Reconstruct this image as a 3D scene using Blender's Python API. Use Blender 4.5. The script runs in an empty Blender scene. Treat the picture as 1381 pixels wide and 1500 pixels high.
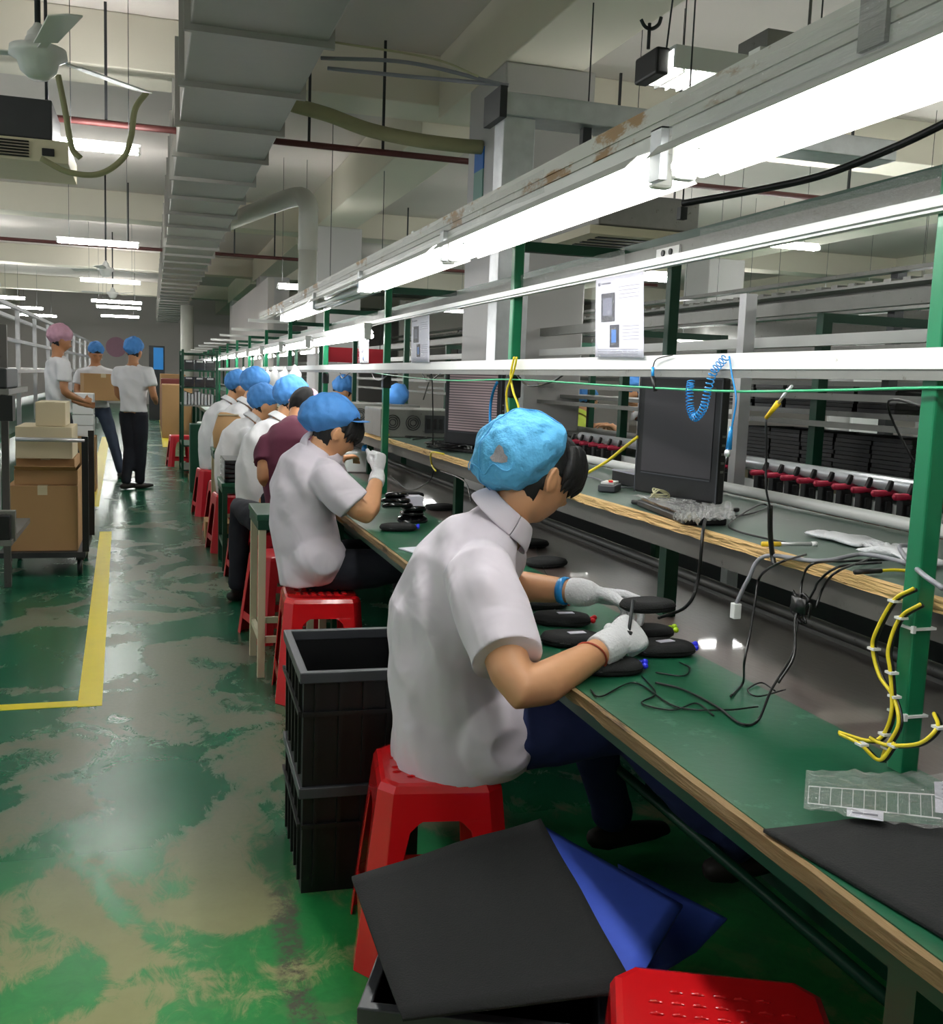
import bpy, bmesh, math, random
from mathutils import Vector, Matrix, noise
random.seed(7)
C = bpy.context.scene.collection
V = Vector
PI = math.pi
# ---------------------------------------------------------------- camera
F, CX, CY, HC = 1500.0, 690.5, 750.0, 1.38
dy = V((222-CX, CY-542, -F)).normalized()
dx = V((5730-CX, CY-750, -F)); dx = (dx-dy*dx.dot(dy)).normalized()
dz = dx.cross(dy)
RM = Matrix((dx, dy, dz))                 # world = RM @ cam
cam_d = bpy.data.cameras.new('camera'); cam = bpy.data.objects.new('camera', cam_d); C.objects.link(cam)
cam.matrix_world = Matrix.Translation((0, 0, HC)) @ RM.to_4x4()
cam_d.sensor_fit = 'VERTICAL'; cam_d.sensor_height = 24; cam_d.lens = 24*F/1500.0
cam_d.clip_end = 200; cam_d.clip_start = .02
bpy.context.scene.camera = cam
def P(px, py, x=None, y=None, z=None):
    """point of the real place seen at photo position px,py on a known plane"""
    d = RM @ V((px-CX, CY-py, -F))
    if x is not None: t = x/d.x
    elif y is not None: t = y/d.y
    else: t = (z-HC)/d.z
    return V((0, 0, HC))+d*t
# ---------------------------------------------------------------- materials
def S(c):
    return tuple((v/12.92 if v <= .04045 else ((v+.055)/1.055)**2.4) for v in c)
def rgb(r, g, b): return S((r/255, g/255, b/255))
MATS = {}
def mat(name, col, rough=.5, metal=0., var=.12, scale=6., bump=0., bscale=60., emit=None, es=1., coat=0., alpha=1., trans=0., wear=None, wscale=8., wamt=.5, stretch=(1, 1, 1), sheen=0.):
    if name in MATS: return MATS[name]
    m = bpy.data.materials.new(name); m.use_nodes = True
    nt = m.node_tree; nd = nt.nodes; lk = nt.links
    b = nd['Principled BSDF']
    b.inputs['Roughness'].default_value = rough; b.inputs['Metallic'].default_value = metal
    b.inputs['Coat Weight'].default_value = coat; b.inputs['Alpha'].default_value = alpha
    b.inputs['Transmission Weight'].default_value = trans
    if sheen: b.inputs['Sheen Weight'].default_value = sheen
    tc = nd.new('ShaderNodeTexCoord'); mp = nd.new('ShaderNodeMapping'); mp.inputs['Scale'].default_value = stretch
    lk.new(tc.outputs['Object'], mp.inputs['Vector'])
    n = nd.new('ShaderNodeTexNoise'); n.inputs['Scale'].default_value = scale; n.inputs['Detail'].default_value = 4
    lk.new(mp.outputs[0], n.inputs['Vector'])
    mx = nd.new('ShaderNodeMix'); mx.data_type = 'RGBA'
    mx.inputs['A'].default_value = tuple(max(0, c*(1-var)) for c in col[:3])+(1,)
    mx.inputs['B'].default_value = tuple(min(1, c*(1+var)) for c in col[:3])+(1,)
    lk.new(n.outputs['Fac'], mx.inputs['Factor'])
    out = mx.outputs['Result']
    if wear:
        n2 = nd.new('ShaderNodeTexNoise'); n2.inputs['Scale'].default_value = wscale; n2.inputs['Detail'].default_value = 8; n2.inputs['Roughness'].default_value = .7
        lk.new(mp.outputs[0], n2.inputs['Vector'])
        cr = nd.new('ShaderNodeValToRGB'); cr.color_ramp.elements[0].position = 1-wamt; cr.color_ramp.elements[1].position = min(1, 1-wamt+.06)
        lk.new(n2.outputs['Fac'], cr.inputs['Fac'])
        m2 = nd.new('ShaderNodeMix'); m2.data_type = 'RGBA'; lk.new(cr.outputs[0], m2.inputs['Factor'])
        lk.new(out, m2.inputs['A']); m2.inputs['B'].default_value = wear+(1,)
        out = m2.outputs['Result']
    lk.new(out, b.inputs['Base Color'])
    if bump:
        n3 = nd.new('ShaderNodeTexNoise'); n3.inputs['Scale'].default_value = bscale; n3.inputs['Detail'].default_value = 5
        lk.new(mp.outputs[0], n3.inputs['Vector'])
        bp = nd.new('ShaderNodeBump'); bp.inputs['Strength'].default_value = bump; bp.inputs['Distance'].default_value = .01
        lk.new(n3.outputs['Fac'], bp.inputs['Height']); lk.new(bp.outputs[0], b.inputs['Normal'])
    if emit:
        b.inputs['Emission Color'].default_value = emit+(1,); b.inputs['Emission Strength'].default_value = es
    MATS[name] = m
    return m
def M(n): return MATS[n]
LAMP = 24.
mat('lamp', (1, 1, 1), .4, emit=(1, 1., .97), es=LAMP)
mat('lamp_aisle', (1, 1, 1), .4, emit=(1, 1., .97), es=80.)
mat('lamp_far', (1, 1, 1), .4, emit=(1, 1., .97), es=100.)
mat('plaster', rgb(216, 208, 202), .85, var=.07, scale=.8, bump=.15, bscale=25)
mat('beam_paint', rgb(232, 226, 210), .8, var=.05, scale=1.2)
mat('wall_paint', rgb(205, 198, 194), .8, var=.06, scale=.6)
mat('column_paint', rgb(196, 194, 194), .6, var=.06, scale=1.5)
mat('duct_foil', rgb(164, 162, 156), .5, .25, var=.06, scale=3, bump=.2, bscale=12)
mat('duct_seam', rgb(110, 114, 110), .5, .2)
mat('pipe_paint', rgb(200, 200, 190), .5, var=.05)
mat('red_pipe', rgb(92, 44, 42), .5)
mat('dark_steel', rgb(58, 60, 62), .5, .4)
mat('galv', rgb(215, 218, 222), .35, .5, var=.2, scale=14, bump=.1, bscale=20)
mat('alu', rgb(200, 200, 202), .35, .6, var=.08, scale=20)
mat('white_metal', rgb(232, 232, 230), .4, .05, var=.04, scale=12, wear=rgb(170, 165, 155), wscale=16, wamt=.34)
mat('rusty_white', rgb(205, 203, 196), .6, .1, var=.06, scale=12, wear=rgb(158, 122, 78), wscale=9, wamt=.47, stretch=(1, .35, 1))
mat('grey_steel', rgb(128, 128, 124), .45, .5, var=.1, scale=20, wear=rgb(90, 85, 76), wscale=24, wamt=.38)
mat('green_paint', rgb(16, 112, 74), .32, .1, var=.1, scale=10, wear=rgb(175, 190, 180), wscale=26, wamt=.26, coat=.2)
mat('green_dark', rgb(10, 66, 46), .4, .1, var=.1, scale=10)
mat('red_plastic', rgb(212, 22, 28), .22, var=.06, scale=8, coat=.5)
mat('red_plastic_far', rgb(196, 24, 40), .35, var=.06)
mat('black_plastic', rgb(13, 14, 16), .45, var=.2, scale=8)
mat('crate_rim', rgb(58, 61, 66), .4, var=.1)
mat('black_gloss', rgb(14, 15, 18), .18, var=.1, coat=.4)
mat('screen', rgb(48, 45, 48), .35, var=.05, coat=.2)
mat('foam', rgb(27, 28, 29), .95, var=.18, scale=60, bump=.3, bscale=300)
mat('blue_plastic', rgb(70, 98, 212), .45, var=.08, scale=30)
mat('carton', rgb(176, 138, 94), .8, var=.05, scale=4)
mat('carton_pale', rgb(206, 192, 160), .8, var=.04, scale=4)
mat('skin', rgb(206, 152, 112), .5, var=.05, scale=12)
mat('skin_tan', rgb(176, 122, 84), .5, var=.05, scale=12)
mat('hair', rgb(12, 11, 13), .68, var=.3, scale=40, bump=.5, bscale=90, stretch=(1, 1, .15))
mat('shirt', rgb(222, 213, 224), .85, var=.03, scale=5, bump=.25, bscale=9, sheen=.2)
mat('shirt_white', rgb(222, 221, 224), .85, var=.03, scale=5, bump=.25, bscale=9)
def folds(name, amt=.55):
    m = MATS[name]; nt = m.node_tree; nd = nt.nodes; lk = nt.links; b = nd['Principled BSDF']
    tc = nd.new('ShaderNodeTexCoord'); mp = nd.new('ShaderNodeMapping'); mp.inputs['Rotation'].default_value = (.5, .35, .9)
    w = nd.new('ShaderNodeTexWave'); w.inputs['Scale'].default_value = 2.2; w.inputs['Distortion'].default_value = 9; w.inputs['Detail'].default_value = 2.5; w.inputs['Detail Scale'].default_value = .9
    n = nd.new('ShaderNodeTexNoise'); n.inputs['Scale'].default_value = 5; n.inputs['Detail'].default_value = 2; n.inputs['Distortion'].default_value = 1.2
    mu = nd.new('ShaderNodeMath'); mu.operation = 'MULTIPLY'; bp = nd.new('ShaderNodeBump'); bp.inputs['Strength'].default_value = amt; bp.inputs['Distance'].default_value = .05
    lk.new(tc.outputs['Object'], mp.inputs[0]); lk.new(mp.outputs[0], w.inputs[0]); lk.new(tc.outputs['Object'], n.inputs['Vector'])
    lk.new(w.outputs['Fac'], mu.inputs[0]); lk.new(n.outputs['Fac'], mu.inputs[1]); lk.new(mu.outputs[0], bp.inputs['Height']); lk.new(bp.outputs[0], b.inputs['Normal'])
folds('shirt'); folds('shirt_white', .35)
mat('maroon', rgb(84, 24, 50), .85, var=.1, scale=5, bump=.2, bscale=9)
mat('vest', rgb(205, 225, 90), .7, var=.05)
mat('jeans', rgb(34, 46, 92), .85, var=.25, scale=10, bump=.3, bscale=14)
mat('jeans_far', rgb(52, 62, 82), .85, var=.25, scale=10)
mat('trousers', rgb(18, 20, 32), .85, var=.2, scale=8)
mat('beam_grey', rgb(98, 96, 92), .5, .3, wear=rgb(70, 68, 62), wscale=24, wamt=.36)
mat('shoe', rgb(30, 24, 20), .6, var=.2)
mat('cap_blue', rgb(88, 172, 222), .75, var=.09, scale=12, bump=1.6, bscale=26)
mat('cap_mid', rgb(70, 134, 205), .75, var=.08, scale=10, bump=.5, bscale=22)
mat('cap_pink', rgb(196, 150, 170), .75, var=.08, scale=10)
mat('glove', rgb(238, 238, 242), .9, var=.03, scale=40, bump=.4, bscale=160)
mat('hairnet', rgb(150, 145, 150), .8, var=.35, scale=260)
mat('plywood', rgb(136, 110, 74), .75, var=.25, scale=30, bump=1.0, bscale=40, stretch=(1, .15, 1.5), wear=rgb(88, 66, 44), wscale=20, wamt=.44)
mat('osb', rgb(214, 176, 118), .8, var=.28, scale=60, bump=1.2, bscale=60, stretch=(1, .2, 2), wear=rgb(120, 86, 50), wscale=30, wamt=.42)
mat('mat_green', rgb(20, 84, 58), .38, var=.12, scale=5, wear=rgb(62, 112, 90), wscale=7, wamt=.42, coat=.15, bump=.05, bscale=40)
mat('mat_shelf', rgb(62, 84, 74), .5, var=.08, scale=5, wear=rgb(86, 100, 92), wscale=7, wamt=.38)
mat('dark_top', rgb(88, 76, 72), .36, var=.12, scale=7, bump=.06, bscale=80, stretch=(1, .3, 1), coat=.3)
mat('paper', rgb(226, 224, 238), .6, var=.02)
mat('hair_matte', rgb(12, 10, 12), .95, var=.3, scale=40)
mat('ink', rgb(105, 106, 128), .6)
mat('ink_dark', rgb(34, 35, 52), .6)
mat('cable_black', rgb(16, 16, 18), .35)
mat('cable_grey', rgb(140, 140, 148), .4)
mat('cable_yellow', rgb(226, 205, 40), .4)
mat('cable_green', rgb(40, 160, 110), .35)
mat('cable_blue', rgb(30, 140, 215), .25, coat=.4)
mat('cable_cream', rgb(190, 186, 150), .5)
mat('white_plastic', rgb(235, 235, 235), .35, var=.02)
mat('cream_plastic', rgb(206, 198, 168), .5, var=.04)
mat('yellow_plastic', rgb(240, 200, 30), .35, var=.03)
mat('red_grip', rgb(178, 34, 66), .45, var=.08)
mat('rust_panel', rgb(112, 44, 38), .6, var=.15, scale=12)
mat('blue_dot', rgb(40, 50, 230), .35); mat('red_dot', rgb(226, 26, 40), .35); mat('lime_dot', rgb(180, 220, 30), .35)
mat('tape_yellow', rgb(236, 216, 36), .45, var=.06, scale=9, wear=rgb(150, 140, 50), wscale=14, wamt=.34)
mat('bracelet', rgb(170, 70, 50), .5)
mat('poster_blue', rgb(40, 110, 190), .5); mat('poster_green', rgb(120, 160, 150), .5)
mat('red_sign', rgb(200, 30, 50), .5)
mat('olive_cloth', rgb(150, 148, 112), .8)
mat('screen_blue', rgb(30, 120, 190), .4, emit=rgb(30, 120, 190), es=.35)
mat('fixture_white', rgb(226, 226, 222), .35, var=.03)
def film(name, a, tint=(1, 1, 1), rough=.12):
    m = bpy.data.materials.new(name); m.use_nodes = True; nt = m.node_tree; nd = nt.nodes; lk = nt.links
    nd.remove(nd['Principled BSDF'])
    t = nd.new('ShaderNodeBsdfTransparent'); g = nd.new('ShaderNodeBsdfGlossy'); d = nd.new('ShaderNodeBsdfDiffuse')
    t.inputs[0].default_value = tint+(1,); g.inputs['Roughness'].default_value = rough
    n = nd.new('ShaderNodeTexNoise'); n.inputs['Scale'].default_value = 14; n.inputs['Detail'].default_value = 3
    bp = nd.new('ShaderNodeBump'); bp.inputs['Strength'].default_value = .9; bp.inputs['Distance'].default_value = .02
    lk.new(n.outputs['Fac'], bp.inputs['Height']); lk.new(bp.outputs[0], g.inputs['Normal'])
    m1 = nd.new('ShaderNodeMixShader'); m1.inputs[0].default_value = .6; lk.new(d.outputs[0], m1.inputs[1]); lk.new(g.outputs[0], m1.inputs[2])
    m2 = nd.new('ShaderNodeMixShader'); m2.inputs[0].default_value = a; lk.new(t.outputs[0], m2.inputs[1]); lk.new(m1.outputs[0], m2.inputs[2])
    lk.new(m2.outputs[0], nd['Material Output'].inputs[0]); MATS[name] = m
film('film_thin', .10); film('film', .30); film('film_milky', .5)

def floor_mat():
    m = bpy.data.materials.new('epoxy_floor'); m.use_nodes = True; nt = m.node_tree; nd = nt.nodes; lk = nt.links
    b = nd['Principled BSDF']; tc = nd.new('ShaderNodeTexCoord')
    def nz(scale, detail=4, rough=.5, dist=0., vec=None, st=None):
        n = nd.new('ShaderNodeTexNoise'); n.inputs['Scale'].default_value = scale; n.inputs['Detail'].default_value = detail
        n.inputs['Roughness'].default_value = rough; n.inputs['Distortion'].default_value = dist
        src = vec or tc.outputs['Object']
        if st:
            mp = nd.new('ShaderNodeMapping'); mp.inputs['Scale'].default_value = st; lk.new(src, mp.inputs[0]); src = mp.outputs[0]
        lk.new(src, n.inputs['Vector']); return n.outputs['Fac']
    def ramp(src, a, c, lo=0., hi=1.):
        r = nd.new('ShaderNodeMapRange'); r.inputs[1].default_value = a; r.inputs[2].default_value = c
        r.inputs[3].default_value = lo; r.inputs[4].default_value = hi; r.interpolation_type = 'SMOOTHSTEP'
        lk.new(src, r.inputs[0]); return r.outputs[0]
    def mth(op, a, c):
        r = nd.new('ShaderNodeMath'); r.operation = op
        for i, v in enumerate((a, c)):
            if isinstance(v, (int, float)): r.inputs[i].default_value = v
            else: lk.new(v, r.inputs[i])
        return r.outputs[0]
    def mix(f, a, c):
        r = nd.new('ShaderNodeMix'); r.data_type = 'RGBA'; lk.new(f, r.inputs['Factor'])
        for k, v in (('A', a), ('B', c)):
            if isinstance(v, tuple): r.inputs[k].default_value = v+(1,)
            else: lk.new(v, r.inputs[k])
        return r.outputs['Result']
    sp = nd.new('ShaderNodeSeparateXYZ'); lk.new(tc.outputs['Object'], sp.inputs[0])
    near = ramp(sp.outputs[1], 3.4, 2.0)                      # the stretch where the fresh green shows
    green = mix(nz(3, 3), rgb(14, 84, 58), rgb(30, 108, 78))
    vivid = mix(nz(18, 5, .7, 1.), rgb(18, 122, 56), rgb(54, 168, 84))
    green = mix(near, green, vivid)
    grey = mix(nz(60, 4, .7), rgb(96, 100, 82), rgb(126, 126, 108))
    cream = mix(nz(9, 4, .6), rgb(160, 152, 104), rgb(186, 178, 130))
    worn = mix(near, grey, cream)
    # worn lanes run down the middle of the aisle, repainted patches are rounded blobs
    lane = mth('SUBTRACT', 1., ramp(mth('ABSOLUTE', mth('SUBTRACT', sp.outputs[0], .0), 0), .15, .75))
    blobs = nz(1.9, 3, .5, 1.3, st=(1., .85, 1))
    fine = nz(7, 8, .8, 1.5, st=(1.6, .8, 1))
    w = mth('ADD', mth('MULTIPLY', blobs, 1.0), mth('MULTIPLY', fine, .42))
    w = mth('ADD', w, mth('MULTIPLY', lane, .10))
    w = mth('ADD', w, mth('MULTIPLY', near, .03))
    ybig = ramp(sp.outputs[1], 6., 11.)
    w = mth('SUBTRACT', w, mth('MULTIPLY', ybig, .10))
    mask = mth('MULTIPLY', ramp(w, .76, .87), .86)
    # swirled brush arcs in the near part
    wv = nd.new('ShaderNodeTexWave'); wv.wave_type = 'RINGS'; wv.rings_direction = 'Z'
    wv.inputs['Scale'].default_value = 2.4; wv.inputs['Distortion'].default_value = 7.; wv.inputs['Detail'].default_value = 4; wv.inputs['Detail Scale'].default_value = 1.6
    mp = nd.new('ShaderNodeMapping'); mp.inputs['Location'].default_value = (.15, -1.1, 0); lk.new(tc.outputs['Object'], mp.inputs[0]); lk.new(mp.outputs[0], wv.inputs[0])
    sw = mth('MULTIPLY', ramp(wv.outputs['Fac'], .45, .8), mth('MULTIPLY', ramp(sp.outputs[1], 2.3, 1.7), .55))
    mask = mth('MAXIMUM', mask, mth('MULTIPLY', sw, ramp(nz(7, 5, .7), .4, .6)))
    col = mix(mask, green, worn)
    sk = mth('MULTIPLY', ramp(mth('ABSOLUTE', mth('SUBTRACT', sp.outputs[0], mth('ADD', .27, mth('MULTIPLY', nz(2.2, 2), .09))), 0), .05, .02), ramp(sp.outputs[1], 2.9, 2.5))
    sk = mth('MULTIPLY', sk, ramp(nz(14, 5, .8), .4, .62))
    col = mix(sk, col, rgb(92, 88, 78))
    # dark skid scuff
    sc = ramp(nz(4, 6, .8, .3, st=(5, .8, 1)), .66, .74)
    col = mix(mth('MULTIPLY', sc, .7), col, rgb(70, 70, 64))
    lk.new(col, b.inputs['Base Color'])
    rr = nd.new('ShaderNodeMapRange'); lk.new(mask, rr.inputs[0]); rr.inputs[3].default_value = .24; rr.inputs[4].default_value = .38
    r2 = mth('ADD', rr.outputs[0], mth('MULTIPLY', near, .15)); lk.new(r2, b.inputs['Roughness'])
    bp = nd.new('ShaderNodeBump'); bp.inputs['Strength'].default_value = .25; bp.inputs['Distance'].default_value = .004
    lk.new(nz(5, 5, .6), bp.inputs['Height']); lk.new(bp.outputs[0], b.inputs['Normal'])
    return m
MATS['floor'] = floor_mat()
# ---------------------------------------------------------------- geometry helpers
def bx(bm, x0, x1, y0, y1, z0, z1, mi=0, mtx=None):
    vs = [bm.verts.new((x, y, z)) for z in (z0, z1) for y in (y0, y1) for x in (x0, x1)]
    if mtx: 
        for v in vs: v.co = mtx @ v.co
    for f in ((0, 2, 3, 1), (4, 5, 7, 6), (0, 1, 5, 4), (2, 6, 7, 3), (0, 4, 6, 2), (1, 3, 7, 5)):
        bm.faces.new([vs[i] for i in f]).material_index = mi
    return vs
def frame(t, hint=None):
    t = t.normalized(); h = V(hint) if hint is not None else V((0, 0, 1))
    if abs(t.dot(h.normalized())) > .98: h = V((1, 0, 0)) if abs(t.x) < .9 else V((0, 1, 0))
    u = (h-t*h.dot(t)).normalized(); return u, t.cross(u)
def loft(bm, pts, rad, seg=16, hint=None, cap=True, mi=0, round_=True):
    """tube through pts; rad = list of (ru, rv): ru along hint, rv across"""
    pts = [V(p) for p in pts]; rad = [(r, r) if isinstance(r, (int, float)) else tuple(r) for r in rad]
    if round_:
        a, b = pts[0], pts[-1]; ta = (pts[0]-pts[1]).normalized(); tb = (pts[-1]-pts[-2]).normalized()
        ra, rb = rad[0], rad[-1]; ea = min(ra); eb = min(rb)
        pts = [a+ta*ea*.85, a+ta*ea*.5]+pts+[b+tb*eb*.5, b+tb*eb*.85]
        rad = [(ra[0]*.45, ra[1]*.45), (ra[0]*.85, ra[1]*.85)]+rad+[(rb[0]*.85, rb[1]*.85), (rb[0]*.45, rb[1]*.45)]
    rings = []; pu = None
    for i, p in enumerate(pts):
        t = (pts[min(i+1, len(pts)-1)]-pts[max(i-1, 0)])
        if t.length < 1e-9: t = V((0, 0, 1))
        if hint is None and pu is not None:
            tt = t.normalized(); u = pu-tt*pu.dot(tt)
            u = u.normalized() if u.length > 1e-4 else frame(t)[0]
            v = tt.cross(u)
        else: u, v = frame(t, hint)
        pu = u
        rings.append([bm.verts.new(p+u*math.cos(2*PI*k/seg)*rad[i][0]+v*math.sin(2*PI*k/seg)*rad[i][1]) for k in range(seg)])
    for a, b in zip(rings, rings[1:]):
        for k in range(seg):
            f = bm.faces.new((a[k], a[(k+1) % seg], b[(k+1) % seg], b[k])); f.material_index = mi; f.smooth = True
    if cap:
        bm.faces.new(rings[0][::-1]).material_index = mi; bm.faces.new(rings[-1]).material_index = mi
    return rings
def catmull(pts, n=8):
    pts = [V(p) for p in pts]
    if len(pts) < 3: return pts
    q = [pts[0]*2-pts[1]]+pts+[pts[-1]*2-pts[-2]]; out = []
    for i in range(1, len(q)-2):
        for k in range(n):
            t = k/n
            out.append(.5*((2*q[i])+(-q[i-1]+q[i+1])*t+(2*q[i-1]-5*q[i]+4*q[i+1]-q[i+2])*t*t+(-q[i-1]+3*q[i]-3*q[i+1]+q[i+2])*t**3))
    out.append(pts[-1]); return out
def tube(bm, pts, r, seg=8, n=8, mi=0, smooth=True):
    p = catmull(pts, n) if smooth else [V(a) for a in pts]
    return loft(bm, p, [r]*len(p), seg, None, True, mi, False)
def cyl(bm, a, b, r, seg=16, r2=None, mi=0):
    return loft(bm, [a, b], [r, r2 if r2 is not None else r], seg, None, True, mi, False)
def bar(bm, a, b, w, h=None, hint=(0, 0, 1), mi=0):
    """rectangular tube from a to b: h along hint, w across"""
    a, b = V(a), V(b); h = h if h else w; u, v = frame(b-a, hint)
    r = [[bm.verts.new(p+u*su*h/2+v*sv*w/2) for su, sv in ((-1, -1), (-1, 1), (1, 1), (1, -1))] for p in (a, b)]
    for k in range(4): bm.faces.new((r[0][k], r[0][(k+1) % 4], r[1][(k+1) % 4], r[1][k])).material_index = mi
    bm.faces.new(r[0][::-1]).material_index = mi; bm.faces.new(r[1]).material_index = mi
def B(): return bmesh.new()
def fin(bm):
    bmesh.ops.recalc_face_normals(bm, faces=bm.faces[:]); return bm
def obj(name, bm, m, parent=None, world=False, bevel=0., smooth=False, mods=(), label=None, center=True):
    me = bpy.data.meshes.new(name); fin(bm)
    loc = V((0, 0, 0))
    if parent is not None and world:
        bm.transform(parent['_mw_inv'] if False else XF[parent.name].inverted())
    elif parent is None and center and bm.verts:
        xs = [v.co for v in bm.verts]
        loc = V(((min(c.x for c in xs)+max(c.x for c in xs))/2, (min(c.y for c in xs)+max(c.y for c in xs))/2, min(c.z for c in xs)))
        bm.transform(Matrix.Translation(-loc))
    bm.to_mesh(me); bm.free()
    for mm in (m if isinstance(m, (list, tuple)) else [m]): me.materials.append(M(mm) if isinstance(mm, str) else mm)
    if smooth:
        for p in me.polygons: p.use_smooth = True
    o = bpy.data.objects.new(name, me); C.objects.link(o); o.location = loc
    if parent is not None: o.parent = parent
    if bevel:
        b = o.modifiers.new('bevel', 'BEVEL'); b.width = bevel; b.segments = 2; b.limit_method = 'ANGLE'; b.angle_limit = .7
    for kind, kw in mods:
        md = o.modifiers.new(kind.lower(), kind)
        for k, v in kw.items(): setattr(md, k, v)
    if label: o['label'] = label
    return o
XF = {}
def thing(name, label, cat, loc=(0, 0, 0), rotz=0., group=None):
    o = bpy.data.objects.new(name, None); C.objects.link(o); o.empty_display_size = .1
    o.location = loc; o.rotation_euler = (0, 0, rotz); o['label'] = label; o['category'] = cat
    if group: o['group'] = group
    XF[o.name] = Matrix.Translation(V(loc)) @ Matrix.Rotation(rotz, 4, 'Z')
    return o
def tag(o, label, cat, group=None, kind=None):
    o['label'] = label; o['category'] = cat
    if group: o['group'] = group
    if kind: o['kind'] = kind
    return o
def struct(name, bm, m, **k):
    o = obj(name, bm, m, **k); o['kind'] = 'structure'; return o
def dup(src, loc, rotz=None, label=None, group=None, scale=None):
    def cp(o, par):
        c = o.copy(); C.objects.link(c)
        if par is not None: c.parent = par
        for ch in KIDS(o): cp(ch, c)
        return c
    r = cp(src, None); r.location = loc
    if rotz is not None: r.rotation_euler = (0, 0, rotz)
    if scale: r.scale = scale
    if label: r['label'] = label
    if group: r['group'] = group
    XF[r.name] = Matrix.Translation(V(loc)) @ Matrix.Rotation(r.rotation_euler[2], 4, 'Z')
    return r
def KIDS(o): return [c for c in C.objects if c.parent == o]
REM = lambda v: ('REMESH', dict(mode='VOXEL', voxel_size=v, use_smooth_shade=True))
SMO = lambda n=3, f=.5: ('SMOOTH', dict(iterations=n, factor=f))
SUB = lambda n=1: ('SUBSURF', dict(levels=n, render_levels=n))
_t = {}
def clouds(sz):
    if sz not in _t:
        t = bpy.data.textures.new('folds%g' % sz, 'CLOUDS'); t.noise_scale = sz; t.noise_depth = 2; _t[sz] = t
    return _t[sz]
DIS = lambda s, sz: ('DISPLACE', dict(strength=s, texture=clouds(sz), mid_level=.5))
_wt = bpy.data.textures.new('cloth_folds', 'WOOD'); _wt.wood_type = 'BANDNOISE'; _wt.noise_scale = .22; _wt.turbulence = 9; _wt.noise_basis_2 = 'SIN'
FOLD = lambda s: ('DISPLACE', dict(strength=s, texture=_wt, mid_level=.5))
# ================================================================ PEOPLE
def head_co(x, y, z):
    """unit sphere direction -> head surface (x right, y forward, z up), metres"""
    X = x*.077; Y = y*.096; Z = z*.116
    if z < 0:
        t = min(1, -z)
        X *= 1-.30*t*t
        if y > 0: Y = Y*(1-.12*t)+.010*t
        else: Y = Y*(1-.38*t)
    if z > .1: Y -= .006*(z-.1)
    def g(cx, cz, sx, sz): return math.exp(-((X-cx)/sx)**2-((Z-cz)/sz)**2)
    if y > 0:
        Y += .026*g(0, -.028, .012, .016)+.014*g(0, -.006, .009, .022)
        Y -= .010*(g(.031, .002, .016, .011)+g(-.031, .002, .016, .011))
        Y += .005*(g(.03, .024, .022, .008)+g(-.03, .024, .022, .008))
        Y += .010*g(0, -.062, .022, .007)-.004*g(0, -.068, .02, .003)+.008*g(0, -.073, .019, .006)
        Y += .010*g(0, -.098, .02, .014)
        Y += .004*(g(.045, -.03, .02, .02)+g(-.045, -.03, .02, .02))
    return V((X, Y, Z))
def head_bm(bm, T, nu=56, nv=40, ears=True):
    rows = []
    for j in range(nv+1):
        th = PI*j/nv; z = math.cos(th); r = math.sin(th)
        rows.append([bm.verts.new(T @ head_co(r*math.sin(2*PI*i/nu), r*math.cos(2*PI*i/nu), z)) for i in range(nu)] if 0 < j < nv else [bm.verts.new(T @ head_co(0, 0, z))])
    for j in range(nv):
        a, b = rows[j], rows[j+1]
        for i in range(nu):
            k = (i+1) % nu
            if len(a) == 1: f = (a[0], b[i], b[k])
            elif len(b) == 1: f = (a[i], b[0], a[k])
            else: f = (a[i], b[i], b[k], a[k])
            bm.faces.new(f).smooth = True
    if ears:
        for s in (-1, 1):
            c = V((s*.076, -.004, -.008)); n = 14; pts = []
            for k in range(n+1):
                a = -2.0+4.6*k/n
                pts.append(T @ (c+V((s*(.010+.006*math.cos(a)), -.004-.015*math.cos(a)*-1*-.9-.006, .030*math.sin(a)))))
            loft(bm, pts, [.0055]*len(pts), 8)
            loft(bm, [T @ (c+V((0, .004, -.02))), T @ (c+V((s*.006, -.006, 0))), T @ (c+V((0, .0, .022)))], [(.008, .012), (.010, .017), (.006, .012)], 8, (T.to_3x3() @ V((1, 0, 0))))
def shell_bm(T, pred, sc=1.05, nu=64, nv=44, off=None, jag=0.):
    bm = B(); vs = {}
    def co(i, j):
        th = PI*j/nv; ph = 2*PI*i/nu; z = math.cos(th); r = math.sin(th)
        p = head_co(r*math.sin(ph), min(r*math.cos(ph), 1), z)
        if z > -.3 and r*math.cos(ph) > 0: p = V((r*math.sin(ph)*.077, r*math.cos(ph)*.096, z*.116))
        q = p*sc
        if off: q = off(q, p)
        return q
    for j in range(1, nv):
        for i in range(nu):
            cs = [(i, j), ((i+1) % nu, j), ((i+1) % nu, j+1), (i, j+1)]
            if j+1 > nv-1: continue
            c = co(i+.5, j+.5)
            if pred(c):
                for k in cs:
                    if k not in vs: vs[k] = bm.verts.new(T @ co(*k))
                bm.faces.new([vs[k] for k in cs]).smooth = True
    if pred(co(0, .3)):
        top = [vs[(i, 1)] for i in range(nu) if (i, 1) in vs]
        if len(top) == nu: bm.faces.new(top)
    return bm
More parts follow.
